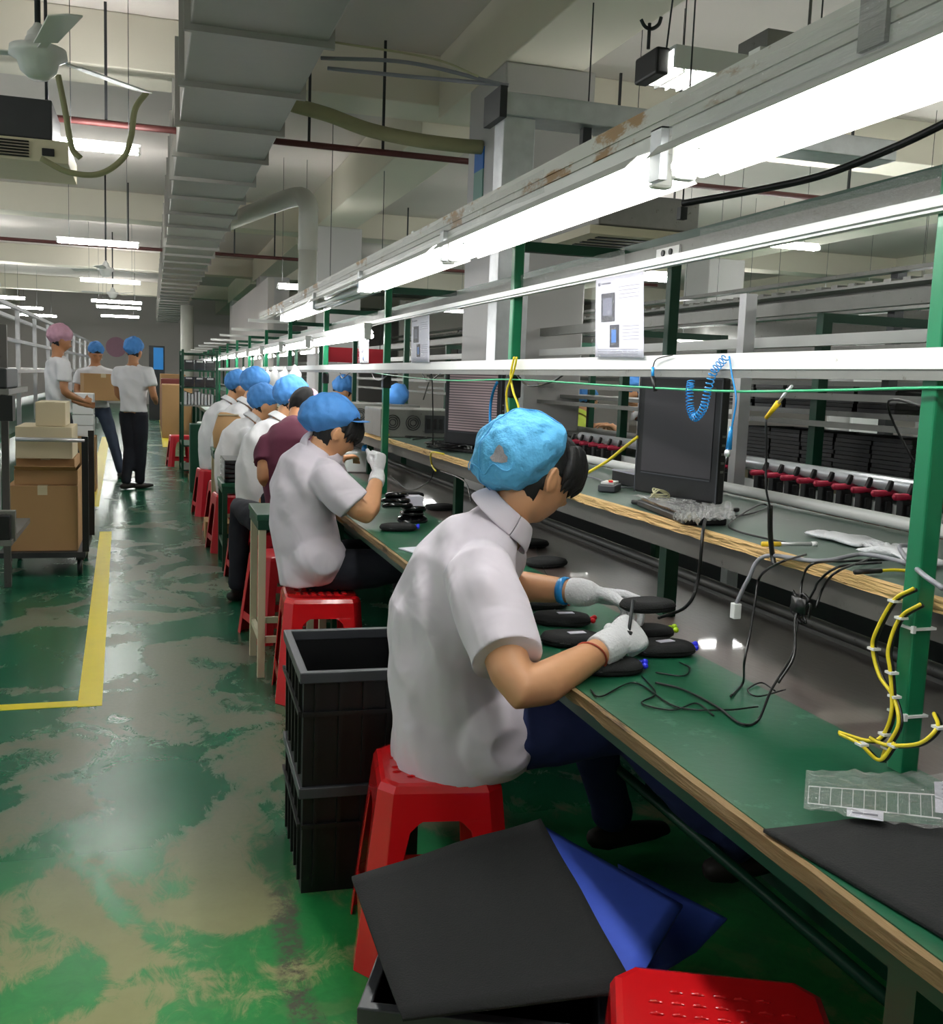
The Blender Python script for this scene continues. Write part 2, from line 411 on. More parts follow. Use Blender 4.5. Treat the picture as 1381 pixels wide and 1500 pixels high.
def hand_bm(bm, w, f, n, side, curl=(.5, .6, .5), size=1., thumb=(.6, .7, .45), spread=.06, rr=.0088, curls=None):
    """w wrist, f wrist->knuckles, n direction the palm faces, side +1 right / -1 left"""
    f = f.normalized(); n = (n-f*n.dot(f)).normalized(); s = f.cross(n)*side
    # s points to the thumb side
    k = size
    loft(bm, [w-f*.02*k, w+f*.015*k, w+f*.05*k, w+f*.085*k], [(.018*k, .024*k), (.017*k, .029*k), (.016*k, .040*k), (.012*k, .040*k)], 16, n)
    base = [.030, .0105, -.0095, -.028]; ln = [.068, .076, .071, .056]
    for i in range(4):
        cu = curls[i] if curls else curl
        p = w+f*(.086 if i in (1, 2) else .080)*k+s*base[i]*k; a = 0.; pts = [p-f*.02*k, p]; r = [rr*k*1.08, rr*k*1.05]
        d0 = (f+s*spread*(1.5-i)).normalized()
        for q, (c, l) in enumerate(zip(cu, (.44, .31, .25))):
            a += c; d = d0*math.cos(a)+n*math.sin(a); p = p+d*ln[i]*l*k; pts.append(p); r.append(rr*k*(1-.06*(q+1)))
        loft(bm, pts, r, 10)
    t0 = w+f*.022*k+s*.022*k; d = (f*thumb[0]+s*thumb[1]+n*thumb[2]).normalized(); d2 = (d+f*.35+n*.25).normalized()
    loft(bm, [t0, t0+d*.036*k, t0+d*.036*k+d2*.030*k, t0+d*.036*k+d2*.052*k], [.014*k, .0125*k, .0105*k, .0085*k], 10)
def Hd(pos, fwd, roll=0., s=1.):
    fwd = V(fwd).normalized(); r = fwd.cross(V((0, 0, 1))).normalized(); u = r.cross(fwd)
    R_ = Matrix((r, fwd, u)).transposed() @ Matrix.Rotation(roll, 3, 'Y')
    return Matrix.Translation(V(pos)) @ R_.to_4x4() @ Matrix.Scale(s, 4)
def person(label, base, spine, fwd, head, hdir, arms, legs, shirt='shirt', trouser='trousers', skin='skin', cap=None, brim=False, glove=False,
           vox=.008, shirt_r=1., hroll=0., shoe='shoe', collar=True, bangs=0., captilt=.45, hemz=None, capoff=(0, -.035, .05), capsc=(1., 1., 1.), sleeve=.62, dis=.012, group=None, capjag=0., hairback=-.075, hands=None, hs=1., shaggy=True, ak=1., handk=1., tail=0., leghide=False):
    """spine: list of (point, half width across, half depth) hips -> neck base ; arms: [(shoulder, elbow, wrist, handdir, palm, side)] ; legs: [(hip,knee,ankle,toe)]"""
    across = V(fwd).cross(V((0, 0, 1))).normalized()
    T = Hd(head, hdir, hroll, hs)
    bm = B()
    head_bm(bm, T)
    nb = V(spine[-1][0]); hc = T @ V((0, -.02, -.07))
    loft(bm, [nb-V((0, 0, .03)), nb.lerp(hc, .45), hc, T @ V((0, -.012, -.02))], [(.068, .064), (.056, .056), (.058, .058), (.055, .055)], 16, across)
    sp = [(V(a), b, c) for a, b, c in spine]
    loft(bm, [a for a, b, c in sp], [(b*.93, c*.9) for a, b, c in sp], 24, across, True, 0, False)
    for (sh, el, wr, hd_, pn, side) in arms:
        sh, el, wr = V(sh), V(el), V(wr)
        loft(bm, [sh, sh.lerp(el, .4), sh.lerp(el, .82), el+((sh.lerp(el, .85)+el.lerp(wr, .15))/2-el)*.6, el.lerp(wr, .25), el.lerp(wr, .6), el.lerp(wr, .9), el.lerp(wr, .97) if glove else wr], [.052*ak, .048*ak, .041*ak, .040*ak, .042*ak, .035*ak, .028*ak, .016 if glove else .0265], 14)
    for lg in legs:
        h, k, a = V(lg[0]), V(lg[1]), V(lg[2])
        loft(bm, [h, h.lerp(k, .5), k, k.lerp(a, .35), a], [.082, .072, .054, .050, .036], 14)
    hk = dict(curl=(.5, .6, .5))
    for i, (sh, el, wr, hd_, pn, side) in enumerate(arms):
        if not glove:
            hand_bm(bm, V(wr)+V(hd_).normalized()*.012, V(hd_), V(pn), side, **((hands[i] if hands else None) or hk))
    for c in range(0): pass
    xs = [v.co for v in bm.verts]
    body = obj('person', bm, skin, mods=[REM(vox), SMO(4 if vox < .009 else 2)], smooth=True, center=False)
    org = V(base); body.location = org; body.data.transform(Matrix.Translation(-org)); XF[body.name] = Matrix.Translation(org)
    tag(body, label, 'person', group)
    # shirt
    bm = B()
    loft(bm, [a for a, b, c in sp], [(b*shirt_r, c*shirt_r) for a, b, c in sp], 32, across, True, 0, False)
    for (sh, el, wr, hd_, pn, side) in arms:
        sh, el = V(sh), V(el); c = sh.lerp(el, sleeve)
        tor = V(sp[-2][0]).lerp(sh, .55)
        loft(bm, [tor, sh.lerp(tor, .12), sh.lerp(el, sleeve*.4), sh.lerp(el, sleeve*.97), c], [.055, .071*ak, .072*ak, .073*ak, .0725*ak], 20, None, True, 0, False)
    pc = V(sp[1][0])+V(fwd).normalized()*tail+V((0, 0, .005))
    if tail: loft(bm, [pc-across*.12, pc, pc+across*.12], [(.115, .125)]*3, 20, (0, 0, 1))
    sh_o = obj('shirt', bm, shirt, body, True, mods=[REM(vox), SMO(5 if vox < .009 else 3, .5), DIS(dis*.5, .12), FOLD(dis*.7)], smooth=True)
    if collar:
        bm = B(); ax = (T @ V((0, -.02, -.08))-nb).normalized(); u, v = frame(ax, across); c0 = nb+ax*.012; n = 40
        f3 = V(fwd).normalized()
        prof = [(.066, -.004), (.062, .034), (.067, .041), (.084, .020), (.098, -.012), (.094, -.016)]
        rings = []
        for k in range(n+1):
            a = 2*PI*k/n; d = u*math.cos(a)+v*math.sin(a); fr = max(0, d.dot(f3))
            rings.append([bm.verts.new(c0+d*(r_+.012*fr*fr)+ax*(h_-.030*fr*fr-(.018*fr**3 if q > 2 else 0))) for q, (r_, h_) in enumerate(prof)])
        for a_, b_ in zip(rings, rings[1:]):
            for q in range(len(prof)-1): bm.faces.new((a_[q], b_[q], b_[q+1], a_[q+1])).smooth = True
        XF[sh_o.name] = XF[body.name]; obj('collar', bm, shirt, sh_o, True, mods=[('SOLIDIFY', dict(thickness=.0035)), SUB(1)], smooth=True)
    # trousers + shoes
    bm = B(); p0 = sp[0]; p1 = sp[1]
    loft(bm, [V(p0[0])+V((0, 0, .01)), V(p0[0]).lerp(p1[0], .7)], [(p0[1]*.93, p0[2]*.93), (p1[1]*.86, p1[2]*.86)], 24, across, True, 0, False)
    for lg in legs:
        h, k, a = V(lg[0]), V(lg[1]), V(lg[2])
        loft(bm, [V(p0[0])+V((0, 0, .02)), V(p0[0]).lerp(h, .6), h, h.lerp(k, .5), k, k.lerp(a, .3), k.lerp(a, .8), k.lerp(a, .97)], [.07, .085, .092, .086, .072, .066, .058, .058], 18)
    obj('trousers', bm, trouser, body, True, mods=[REM(vox*1.2), SMO(3), DIS(.014, .08)], smooth=True)
    for lg in legs:
        a, t = V(lg[2]), V(lg[3]).normalized(); bm = B()
        g = V((a.x, a.y, a.z-.055))
        loft(bm, [g-t*.055, g-t*.02, g+t*.06, g+t*.13, g+t*.175], [(.030, .032), (.040, .036), (.034, .040), (.026, .043), (.018, .034)], 16, (0, 0, 1))
        obj('shoe', bm, shoe, body, True, smooth=True)
    # hair
    zb = hairback
    def pred(c):
        if c.y < -.02: return c.z > zb
        if c.y < .035: return c.z > .012-abs(c.y)*.0 and not (abs(c.x) > .05 and c.z < .03 and c.y > .02)
        return c.z > .052-bangs
    def off(q, p):
        nn = noise.noise(V((q.x*90, q.y*90, q.z*12)))*.004
        lift = .022 if q.y > .02 else 0
        return q*(1+nn*8)+V((0, lift if bangs else 0, .004))
    obj('hair', shell_bm(T, pred, 1.06, off=off), 'hair', body, True, mods=[('SOLIDIFY', dict(thickness=.012, offset=-1))], smooth=True)
    if bangs and shaggy:
        bm = B()
        for k in range(46):
            a = -1.35+2.7*k/45+random.uniform(-.03, .03)
            x = math.sin(a); y = math.cos(a)
            z0 = .06+random.uniform(-.005, .01); z1 = .052-bangs-random.uniform(0, .03)*(1 if abs(a) < 1 else 1.3)
            pts = [T @ V((x*.070, y*.090+.002, z0+.025)), T @ V((x*.083, y*.116, z0-.004)), T @ V((x*.086, y*.120, (z0+z1)/2-.01)), T @ V((x*.080, y*.108+.002, z1-.006))]
            loft(bm, catmull(pts, 3), [(.010, .014)]*2+[(.010, .013)]*5+[(.007, .009), (.004, .005), (.001, .0015)], 6, None)
        obj('fringe', bm, 'hair', body, True, smooth=True)
    for s in (-1, 1):
        bm = B(); c = V((s*.031, .083, .002)); cyl_pts = [T @ (c+V((-.013, -.002, 0))), T @ (c+V((0, .002, -.001))), T @ (c+V((.013, -.002, 0)))]
        loft(bm, cyl_pts, [(.0012, .002), (.0022, .003), (.0012, .002)], 6)
        obj('eye', bm, 'hair', body, True)
        bm = B(); c = V((s*.032, .091, .022))
        loft(bm, [T @ (c+V((-s*.016, .001, -.002))), T @ (c+V((0, .001, .002))), T @ (c+V((s*.018, -.008, -.001)))], [(.0025, .0035)]*3, 6)
        obj('eyebrow', bm, 'hair', body, True)
    if cap:
        c = V(capoff); bm = B(); nu, nv = 64, 26; tilt = Matrix.Rotation(captilt, 3, 'X')
        rx, ry, rz = .104*capsc[0], .122*capsc[1], .092*capsc[2]
        def capco(a, t):   # t 0 top .. 1 band
            th = t*2.08
            d = V((math.sin(th)*math.sin(a), math.sin(th)*math.cos(a), math.cos(th)))
            w_ = 1.
            if t > .72: w_ = 1-.30*((t-.72)/.28)**1.6
            p = V((d.x*rx*w_, d.y*ry*w_, d.z*rz))
            cr = noise.noise(V((math.sin(a)*3.1, math.cos(a)*3.1, t*4)))*.010*min(1, t*3)
            cr += noise.noise(V((a*9, t*2, 5)))*.0035*(t**2)+noise.noise(p*34)*.006
            p *= 1+cr/.1
            if abs(math.sin(a*.5+.9)) < .035 and t < .9: p *= .985
            return T @ (c+tilt @ p)
        top = bm.verts.new(capco(0, 0)); rows = []
        for j in range(1, nv+1): rows.append([bm.verts.new(capco(2*PI*i/nu, j/nv)) for i in range(nu)])
        for i in range(nu): bm.faces.new((top, rows[0][i], rows[0][(i+1) % nu]))
        for a_, b_ in zip(rows, rows[1:]):
            for i in range(nu): bm.faces.new((a_[i], b_[i], b_[(i+1) % nu], a_[(i+1) % nu]))
        cp = obj('cap', bm, cap, body, True, mods=[('SOLIDIFY', dict(thickness=.002)), SUB(1)], smooth=True)
        XF[cp.name] = XF[body.name]
        if brim:
            bm = B(); ra = []
            for k in range(21):
                a = -1.1+2.2*k/20; 
                ra.append([bm.verts.new(T @ (c+tilt @ V((math.sin(a)*q*.100, math.cos(a)*(.108+(q-1)*.16)+.018, -.002-(q-1)*.01)))) for q in (.95, 1.15, 1.38)])
            for a_, b_ in zip(ra, ra[1:]):
                for q in range(2): bm.faces.new((a_[q], b_[q], b_[q+1], a_[q+1]))
            obj('cap_brim', bm, cap, cp, True, mods=[('SOLIDIFY', dict(thickness=.004)), SUB(1)], smooth=True)
        person.cap = cp; person.capco = capco; person.T = T
    if glove:
        for i, (sh, el, wr, hd_, pn, side) in enumerate(arms):
            bm = B(); w = V(wr); d = V(hd_).normalized(); e = (w-V(el)).normalized()
            hand_bm(bm, w+d*.014, d, V(pn), side, rr=.0105, size=handk, **((hands[i] if hands else None) or hk))
            loft(bm, [w-e*.034, w-e*.006, w+d*.02, w+d*.04], [(.034*handk*.95, .034*handk*.95), (.033*handk, .034*handk), (.029*handk, .034*handk), (.022, .034)], 18, V(pn), True, 0, False)
            obj('glove', bm, 'glove', body, True, mods=[REM(max(.0032, vox*.5)), SMO(2)], smooth=True)
    return body
# ================================================================ SETTING
bm = B(); bx(bm, -6, 18, -3, 44, -.1, 0); struct('floor', bm, 'floor', center=False)
bm = B(); bx(bm, -6, 18, -3, 44, 4.3, 4.42); struct('ceiling', bm, 'plaster', center=False)
bm = B(); bx(bm, -9, 18, 44, 44.2, 0, 4.3); struct('wall_back', bm, 'wall_paint', center=False)
bm = B(); bx(bm, -6.2, -6, 34, 44, 0, 4.3); struct('wall_left', bm, 'wall_paint', center=False)
bm = B(); bx(bm, 18, 18.2, -3, 44, 0, 4.3); struct('wall_right', bm, 'wall_paint', center=False)
n = 1
for y in (.3, 9.4, 18.5, 27.6, 36.7):
    bm = B(); bx(bm, -6, 18, y, y+.62, 3.86, 4.3); struct('trim_%d' % n, bm, 'beam_paint', center=False, bevel=.01); n += 1
for x in (-5.5, 2.5, 9.5, 15):
    bm = B()
    for y0, y1 in ((-3, .3), (.92, 9.4), (10.02, 18.5), (19.12, 27.6), (28.22, 36.7), (37.32, 44)): bx(bm, x, x+.62, y0, y1, 3.74, 4.3)
    struct('trim_%d' % n, bm, 'beam_paint', center=False, bevel=.01); n += 1
for x, y in ((2.5, 7.5), (2.5, 16.6), (2.5, 25.7), (2.5, 34.8), (9.5, 7.5), (9.5, 16.6), (9.5, 25.7), (15, 7.5), (15, 16.6), (-5.5, 16.6), (-5.5, 25.7)):
    bm = B(); bx(bm, x, x+.72, y, y+.9, 0, 3.739); struct('trim_%d' % n, bm, 'column_paint', center=False, bevel=.015); n += 1
bm = B(); bx(bm, -6, 18, -3.2, -3, 0, 4.3); struct('wall_rear', bm, 'wall_paint', center=False)
# partition walls far away on the right
bm = B(); bx(bm, 7, 18, 30, 30.15, 0, 3.7); struct('wall_far', bm, 'wall_paint', center=False)
bm = B(); bx(bm, 2.1, 2.22, 20, 29.9, 0, 3.2); struct('wall_partition', bm, 'wall_paint', center=False)
for k, (x0, z0, w_) in enumerate(((12.2, 2.5, 2.6), (15.2, 2.6, 2.2))):
    bm = B(); bx(bm, x0, x0+w_, 29.93, 29.99, z0, z0+.9)
    for q in range(1, 4): bx(bm, x0+w_*q/4-.03, x0+w_*q/4+.03, 29.9, 29.93, z0, z0+.9)
    struct('window_%d' % (k+1), bm, 'white_plastic', center=False)

# ---- rectangular air duct under the ceiling
t = thing('air_duct', 'long grey rectangular air duct with ribbed seams running under the ceiling above the aisle', 'duct', (.55, 0, 3.2))
bm = B(); bx(bm, .20, .93, -2.5, 41, 3.2, 3.76); obj('duct_body', bm, 'duct_foil', t, True, bevel=.01)
y = 1.4; k = 0
while y < 41:
    bm = B()
    for (a, b) in ((.165, .20), (.93, .965)): bx(bm, a, b, y, y+.035, 3.165, 3.79)
    bx(bm, .20, .93, y, y+.035, 3.165, 3.2); bx(bm, .20, .93, y, y+.035, 3.76, 3.79)
    bx(bm, .20, .93, y+.035, y+.05, 3.192, 3.2)
    obj('seam_flange', bm, ['duct_foil', 'duct_seam'][k % 1], t, True); y += 1.12; k += 1
# white foil side lining strips
t = thing('trunk_duct', 'shiny galvanised metal duct with one drop leg in front of the wide column', 'duct', (2.3, 5.4, 1.3))
bm = B(); bx(bm, 1.80, 4.3, 5.38, 5.62, 2.80, 2.92); obj('horizontal_run', bm, 'galv', t, True, bevel=.006)
bm = B(); bx(bm, 1.80, 1.98, 5.40, 5.56, 1.2, 2.80); obj('drop_leg', bm, 'galv', t, True, bevel=.006)
bm = B(); bx(bm, 2.28, 2.33, 5.45, 5.5, 2.3, 2.80); obj('hanger', bm, 'dark_steel', t, True)
bm = B(); bx(bm, 1.76, 1.80, 5.36, 5.64, 2.78, 2.94); obj('end_cap', bm, 'dark_steel', t, True)
# poster on the column side
bm = B(); bx(bm, 2.488, 2.4998, 7.95, 8.18, 3.05, 3.22); bx(bm, 2.488, 2.4998, 7.95, 8.18, 2.72, 3.05, 1)
tag(obj('poster', bm, ['poster_blue', 'poster_green']), 'blue and green poster stuck high on the side of the wide column', 'poster')

def pipe_thing(name, pts, r, m, label, cat, **k):
    bm = B(); tube(bm, pts, r, 10, **k); return tag(obj(name, bm, m, smooth=True), label, cat)
# ---- pipes and hoses
for y, z, lab in ((9.2, 3.36, 'thin red pipe crossing the room just beyond the first ceiling beam'), (17.6, 3.3, 'second red pipe crossing the room in the distance before the far beam')):
    t = thing('fire_pipe', lab, 'pipe', (-1, y, z))
    bm = B(); cyl(bm, (-6, y, z), (9, y, z), .028, 10); obj('pipe_run', bm, 'red_pipe', t, True)
    for x in (-5.5, -3.4, -.35, 1.3, 1.95, 4.2, 6.8):
        bm = B(); bx(bm, x-.011, x+.011, y-.011, y+.011, z+.02, 4.3); obj('hanger_rod', bm, 'dark_steel', t, True)
t = thing('vent_pipe', 'thick cream vertical pipe with an elbow at its top beside the air duct', 'pipe', (1.72, 12, 0))
a = P(452, 290, y=12)
bm = B(); tube(bm, [(.92, 15.6, 3.46), (1.2, 14.2, 3.46), (a.x-.12, 12.5, 3.45), (a.x-.01, 12.05, 3.34), (a.x, 12, 3.1), (a.x, 12, 2.8)], .11, 16, n=6); obj('elbow', bm, 'pipe_paint', t, True, smooth=True)
bm = B(); cyl(bm, (a.x, 12, 1.95), (a.x, 12, 2.85), .105, 20); obj('riser', bm, 'pipe_paint', t, True, smooth=True)
pipe_thing('vent_column', [(.95, 30, 0), (.95, 30, 3.19)], .18, 'pipe_paint', 'far pale round pipe standing floor to ceiling under the duct end', 'pipe', smooth=False)
pipe_thing('cloth_hose', [V((.94, 8, 3.42)), P(425, 152, y=8), P(480, 168, y=8), P(540, 190, y=8), P(610, 205, y=8), P(672, 213, y=8), V((2.49, 8, 3.22))], .055, 'olive_cloth', 'sagging olive cloth hose slung between the duct and the column', 'hose')
for k, (a, b, c) in enumerate((((470, 85), (600, 92), (740, 125)), ((480, 100), (600, 112), (745, 125)), ((490, 62), (630, 85), (700, 112)))):
    pipe_thing('ceiling_cable', [P(*a, y=6.6), P(*b, y=6.4), P(*c, y=6.2)], .012 if k < 2 else .007, 'cable_grey' if k < 2 else 'cable_cream',
               ['upper of two grey conduits running from the duct to the metal trunk', 'lower of two grey conduits running from the duct to the metal trunk', 'thin loose cream cable drooping above the grey conduits'][k], 'cable')
pipe_thing('loose_hose', [P(85, 110, y=7), P(95, 160, y=7), P(105, 215, y=7), P(118, 232, y=7)], .018, 'olive_cloth', 'pale vertical hose hanging in front of the left hanging light', 'hose')
pipe_thing('loop_hose', [P(60, 232, y=7), P(100, 252, y=7), P(145, 255, y=7), P(180, 232, y=7), P(192, 200, y=7), P(198, 160, y=7), P(215, 135, y=7)], .018, 'olive_cloth', 'pale hose sweeping in a big loop under the left hanging light', 'hose')
bm = B(); q = P(1000, 298, y=3); cyl(bm, q-V((0, 0, .03)), (q.x, q.y, 4.3), .003, 6); bx(bm, q.x-.012, q.x+.012, q.y-.012, q.y+.012, q.z-.05, q.z-.012); tag(obj('cable_hanger', bm, 'dark_steel'), 'thin wire hanger holding the left end of the thick black cable', 'hanger')
pipe_thing('thick_cable', [P(1000, 298, y=3), P(1100, 280, y=2.8), P(1200, 258, y=2.6), P(1300, 220, y=2.4), P(1385, 180, y=2.2), P(1500, 120, y=2.0)], .011, 'cable_black', 'thick black cable hanging in a curve under the brightest tube light', 'cable')
# ---- split air conditioner on the left, black box
t = thing('air_conditioner', 'dark ceiling air conditioner with cream grille at left edge under the beam', 'air conditioner', (-1.0, 8.2, 2.9))
bm = B(); bx(bm, -2.6, -.66, 8.0, 8.7, 2.95, 3.22); obj('case', bm, 'dark_steel', t, True, bevel=.01)
bm = B(); bx(bm, -2.6, -.55, 7.9, 8.75, 2.78, 2.93)
for q in range(6): bx(bm, -2.6, -.80, 7.87, 7.9, 2.80+q*.02, 2.808+q*.02, 1)
bx(bm, -.72, -.64, 7.88, 7.9, 2.82, 2.87, 1); obj('grille', bm, ['cream_plastic', 'black_plastic'], t, True, bevel=.005)
for x in (-.72, -2.3):
    bm = B(); cyl(bm, (x, 8.3, 3.2), (x, 8.3, 4.3), .012, 6); obj('hanger_rod', bm, 'dark_steel', t, True)
t = thing('air_conditioner', 'grey boxy air conditioner hanging over the right-hand line beside the column', 'air conditioner', (3, 6, 2.3))
bm = B(); bx(bm, 2.6, 3.28, 5.9, 6.5, 2.36, 2.56); obj('case', bm, 'grey_steel', t, True, bevel=.01)
bm = B(); bx(bm, 2.5, 3.35, 5.8, 6.6, 2.29, 2.34)
for q in range(5): bx(bm, 2.6, 3.25, 5.9+q*.12, 5.95+q*.12, 2.283, 2.291, 1)
obj('grille', bm, ['cream_plastic', 'dark_steel'], t, True)
for x in (2.62, 3.26):
    bm = B(); cyl(bm, (x, 6.2, 2.55), (x, 6.2, 4.3), .005, 6); obj('hanger_rod', bm, 'dark_steel', t, True)

# ---- ceiling lights over the aisle
def batten(loc, L, label, group=None, lampm='lamp_far', top=4.3, rotz=0.):
    t = thing('ceiling_light', label, 'light', loc, rotz, group)
    bm = B(); bx(bm, -L/2, L/2, -.02, .02, .03, .075); bx(bm, -L/2, -L/2+.02, -.06, .06, 0, .05); bx(bm, L/2-.02, L/2, -.06, .06, 0, .05); obj('housing', bm, 'fixture_white', t)
    for s in (-.045, .045):
        bm = B(); cyl(bm, (-L/2+.02, s, .02), (L/2-.02, s, .02), .018, 10); obj('tube_lamp', bm, lampm, t, smooth=True)
    for s in (-1, 1):
        bm = B(); cyl(bm, (s*L*.35, 0, .07), (s*L*.35, 0, top-loc[2]), .003, 5); obj('hanger_rod', bm, 'dark_steel', t)
    return t
l1 = batten((-.39, 9, 3.1), .62, 'short hanging tube light nearest the camera over the left aisle')
xs = [(15, -.68, 2.98, 1.05, 'second hanging tube light along the aisle, beyond the big beam'), (22, -.95, 3.16, 1.15, 'third hanging tube light along the aisle'), (27.2, -1.0, 3.2, 1.2, 'fourth hanging tube light along the aisle, just above the fifth'),
      (31, -1.0, 3.2, 1.2, 'fifth hanging tube light along the aisle, in the distance'), (36, -1.0, 3.2, 1.2, 'farthest hanging tube light along the aisle')]
for y, x, z, L, lab in xs:
    p = {15: (144, 357), 22: (162, 413), 27.2: (171, 443), 31: (174, 451), 36: (176, 464)}[y]; q = P(*p, y=y)
    batten((q.x, y, q.z-.02), L, lab, lampm='lamp_aisle')
wd = ['nearest', 'second', 'third', 'fourth', 'fifth', 'sixth', 'seventh', 'eighth', 'farthest']
for x, nm in ((6.6, 'over the steel rack at right'), (11., 'over the far right bay'), (-3.6, 'over the bay left of the aisle')):  # rows added as fill, to brighten the ceiling and the far wall
    for k in range(9):
        if x > 0 and k > 5: continue
        batten((x, 1.2+4.5*k, 3.0), 1.2, '%s added hanging tube light of the fill row %s' % (wd[k], nm))
# grille fitting over the right line
a = P(985, 92, y=4); b = P(1160, 115, y=4)
t = thing('grille_light', 'hanging fluorescent light with ribbed white grille over the right-hand line', 'light', ((a.x+b.x)/2+.1, 4, a.z-.06), 0)
L = .86; x0, x1 = -.45, L-.45
bm = B(); bx(bm, x0, x1, -.13, .13, .07, .085); bx(bm, x0, x1, -.145, -.13, .0, .085); bx(bm, x0, x1, .13, .145, 0, .085); obj('housing', bm, 'fixture_white', t)
bm = B()
for q in range(16): bx(bm, x0+.05+q*.052, x0+.055+q*.052, -.13, .13, -.015, .02)
obj('grille', bm, 'fixture_white', t)
for s in (-.06, .06):
    bm = B(); cyl(bm, (x0+.03, s, .045), (x1-.03, s, .045), .015, 10); obj('tube_lamp', bm, 'lamp_far', t, smooth=True)
bm = B(); bx(bm, x0-.06, x0, -.10, .10, -.02, .085); obj('end_box', bm, 'black_plastic', t, bevel=.01)
bm = B(); cyl(bm, (x0-.05, 0, .1), (x0-.05, 0, .2), .008, 6); cyl(bm, (x0+.03, 0, .08), (x0+.15, 0, 4.3-(a.z-.06)), .004, 5); tube(bm, [(x0-.09, 0, .21), (x0-.07, 0, .185), (x0-.04, 0, .18), (x0-.01, 0, .20), (x0, 0, .23)], .008, 6); cyl(bm, (x1-.1, 0, .08), (x1-.1, 0, 4.3-(a.z-.06)), .004, 5); obj('hanger_hook', bm, 'dark_steel', t)
p = P(1155, 75, y=4.4)
bm = B(); bx(bm, p.x-.18, p.x+.30, 4.3, 4.55, p.z-.05, p.z+.05); cyl(bm, (p.x+.1, 4.4, p.z), (p.x+.1, 4.4, 4.3), .008, 6)
tag(obj('duct_box', bm, 'grey_steel'), 'short grey metal duct box behind the ribbed hanging light', 'duct')
# right-hand row of far lights
for k, (px, py, y, L, lab) in enumerate(((1022, 508, 11, .6, 'small distant tube light seen between right posts, left one'), (1113, 507, 14, .7, 'small distant tube light seen just right of the white post'), (1372, 470, 10, .7, 'upper of two distant lights at right edge'), (1378, 497, 9, .9, 'lower of two distant lights at right edge'), (950, 411, 7.5, .5, 'light tube glowing behind the upper shelf rail beside green post'), (430, 424, 14.5, .45, 'small light just right of thick cream pipe'))):
    q = P(px, py, y=y); batten((q.x, y, q.z), L, lab, top=4.3)
# ---- ceiling fans
def fan(loc, label, a0):
    t = thing('ceiling_fan', label, 'fan', loc)
    bm = B(); loft(bm, [(0, 0, .0), (0, 0, .02), (0, 0, .055), (0, 0, .07)], [.09, .125, .12, .06], 24, (1, 0, 0)); obj('motor', bm, 'fixture_white', t, smooth=True)
    bm = B(); loft(bm, [(0, 0, .08), (0, 0, .12), (0, 0, .15)], [.05, .045, .02], 16, (1, 0, 0)); obj('canopy', bm, 'fixture_white', t, smooth=True)
    bm = B(); cyl(bm, (0, 0, .13), (0, 0, 4.3-loc[2]), .013, 8); obj('down_rod', bm, 'dark_steel', t)
    for k in range(3):
        a = a0+k*2*PI/3; mt = Matrix.Rotation(a, 4, 'Z') @ Matrix.Rotation(.2, 4, 'X')
        bm = B(); bx(bm, .1, .22, -.02, .02, .03, .036, 0, mt)
        vs = [(.2, -.05), (.62, -.075), (.64, .0), (.62, .06), (.2, .05)]
        lo = [bm.verts.new(mt @ V((x, y, .03))) for x, y in vs]; hi = [bm.verts.new(mt @ V((x, y, .036))) for x, y in vs]
        bm.faces.new(lo[::-1]); bm.faces.new(hi)
        for q in range(5): bm.faces.new((lo[q], lo[(q+1) % 5], hi[(q+1) % 5], hi[q]))
        obj('blade', bm, 'fixture_white', t)
p = P(56, 90, y=5.2); fan(p, 'white ceiling fan with three blades nearest the camera at upper left', 2.9)
p = P(155, 398, y=17); fan(p, 'distant ceiling fan between the second and third aisle lights', .4)
p = P(165, 432, y=24); fan(p, 'farthest ceiling fan hanging among the far aisle lights', 1.2)
# yellow floor lines
def stripe(pts, w, label):
    bm = B()
    for a, b in zip(pts, pts[1:]):
        a, b = V(a), V(b); d = (b-a).normalized(); s = V((-d.y, d.x, 0))*w/2
        e = d*w*.5
        vs = [bm.verts.new(p+V((0, 0, .002))) for p in (a-s, b-s, b+s, a+s)]
        bm.faces.new(vs)
        lo = [bm.verts.new(v.co-V((0, 0, .0018))) for v in vs]
        for k in range(4): bm.faces.new((vs[k], vs[(k+1) % 4], lo[(k+1) % 4], lo[k]))
    return tag(obj('floor_marking', bm, 'tape_yellow', center=True), label, 'floor line')
stripe([(-.245, 4.34, 0), (-.375, 9.15, 0)], .095, 'yellow line painted along the near left side of the aisle')
stripe([(-1.8, 4.385, 0), (-.293, 4.385, 0)], .075, 'yellow line running off the left edge from the end of the aisle line')
stripe([P(133, 742, z=0), P(155, 640, z=0)], .15, 'far yellow line on the left of the aisle beside the walking people')
stripe([P(236, 607, z=0), P(245, 655, z=0)], .16, 'far yellow line on the right of the aisle near the green rack')
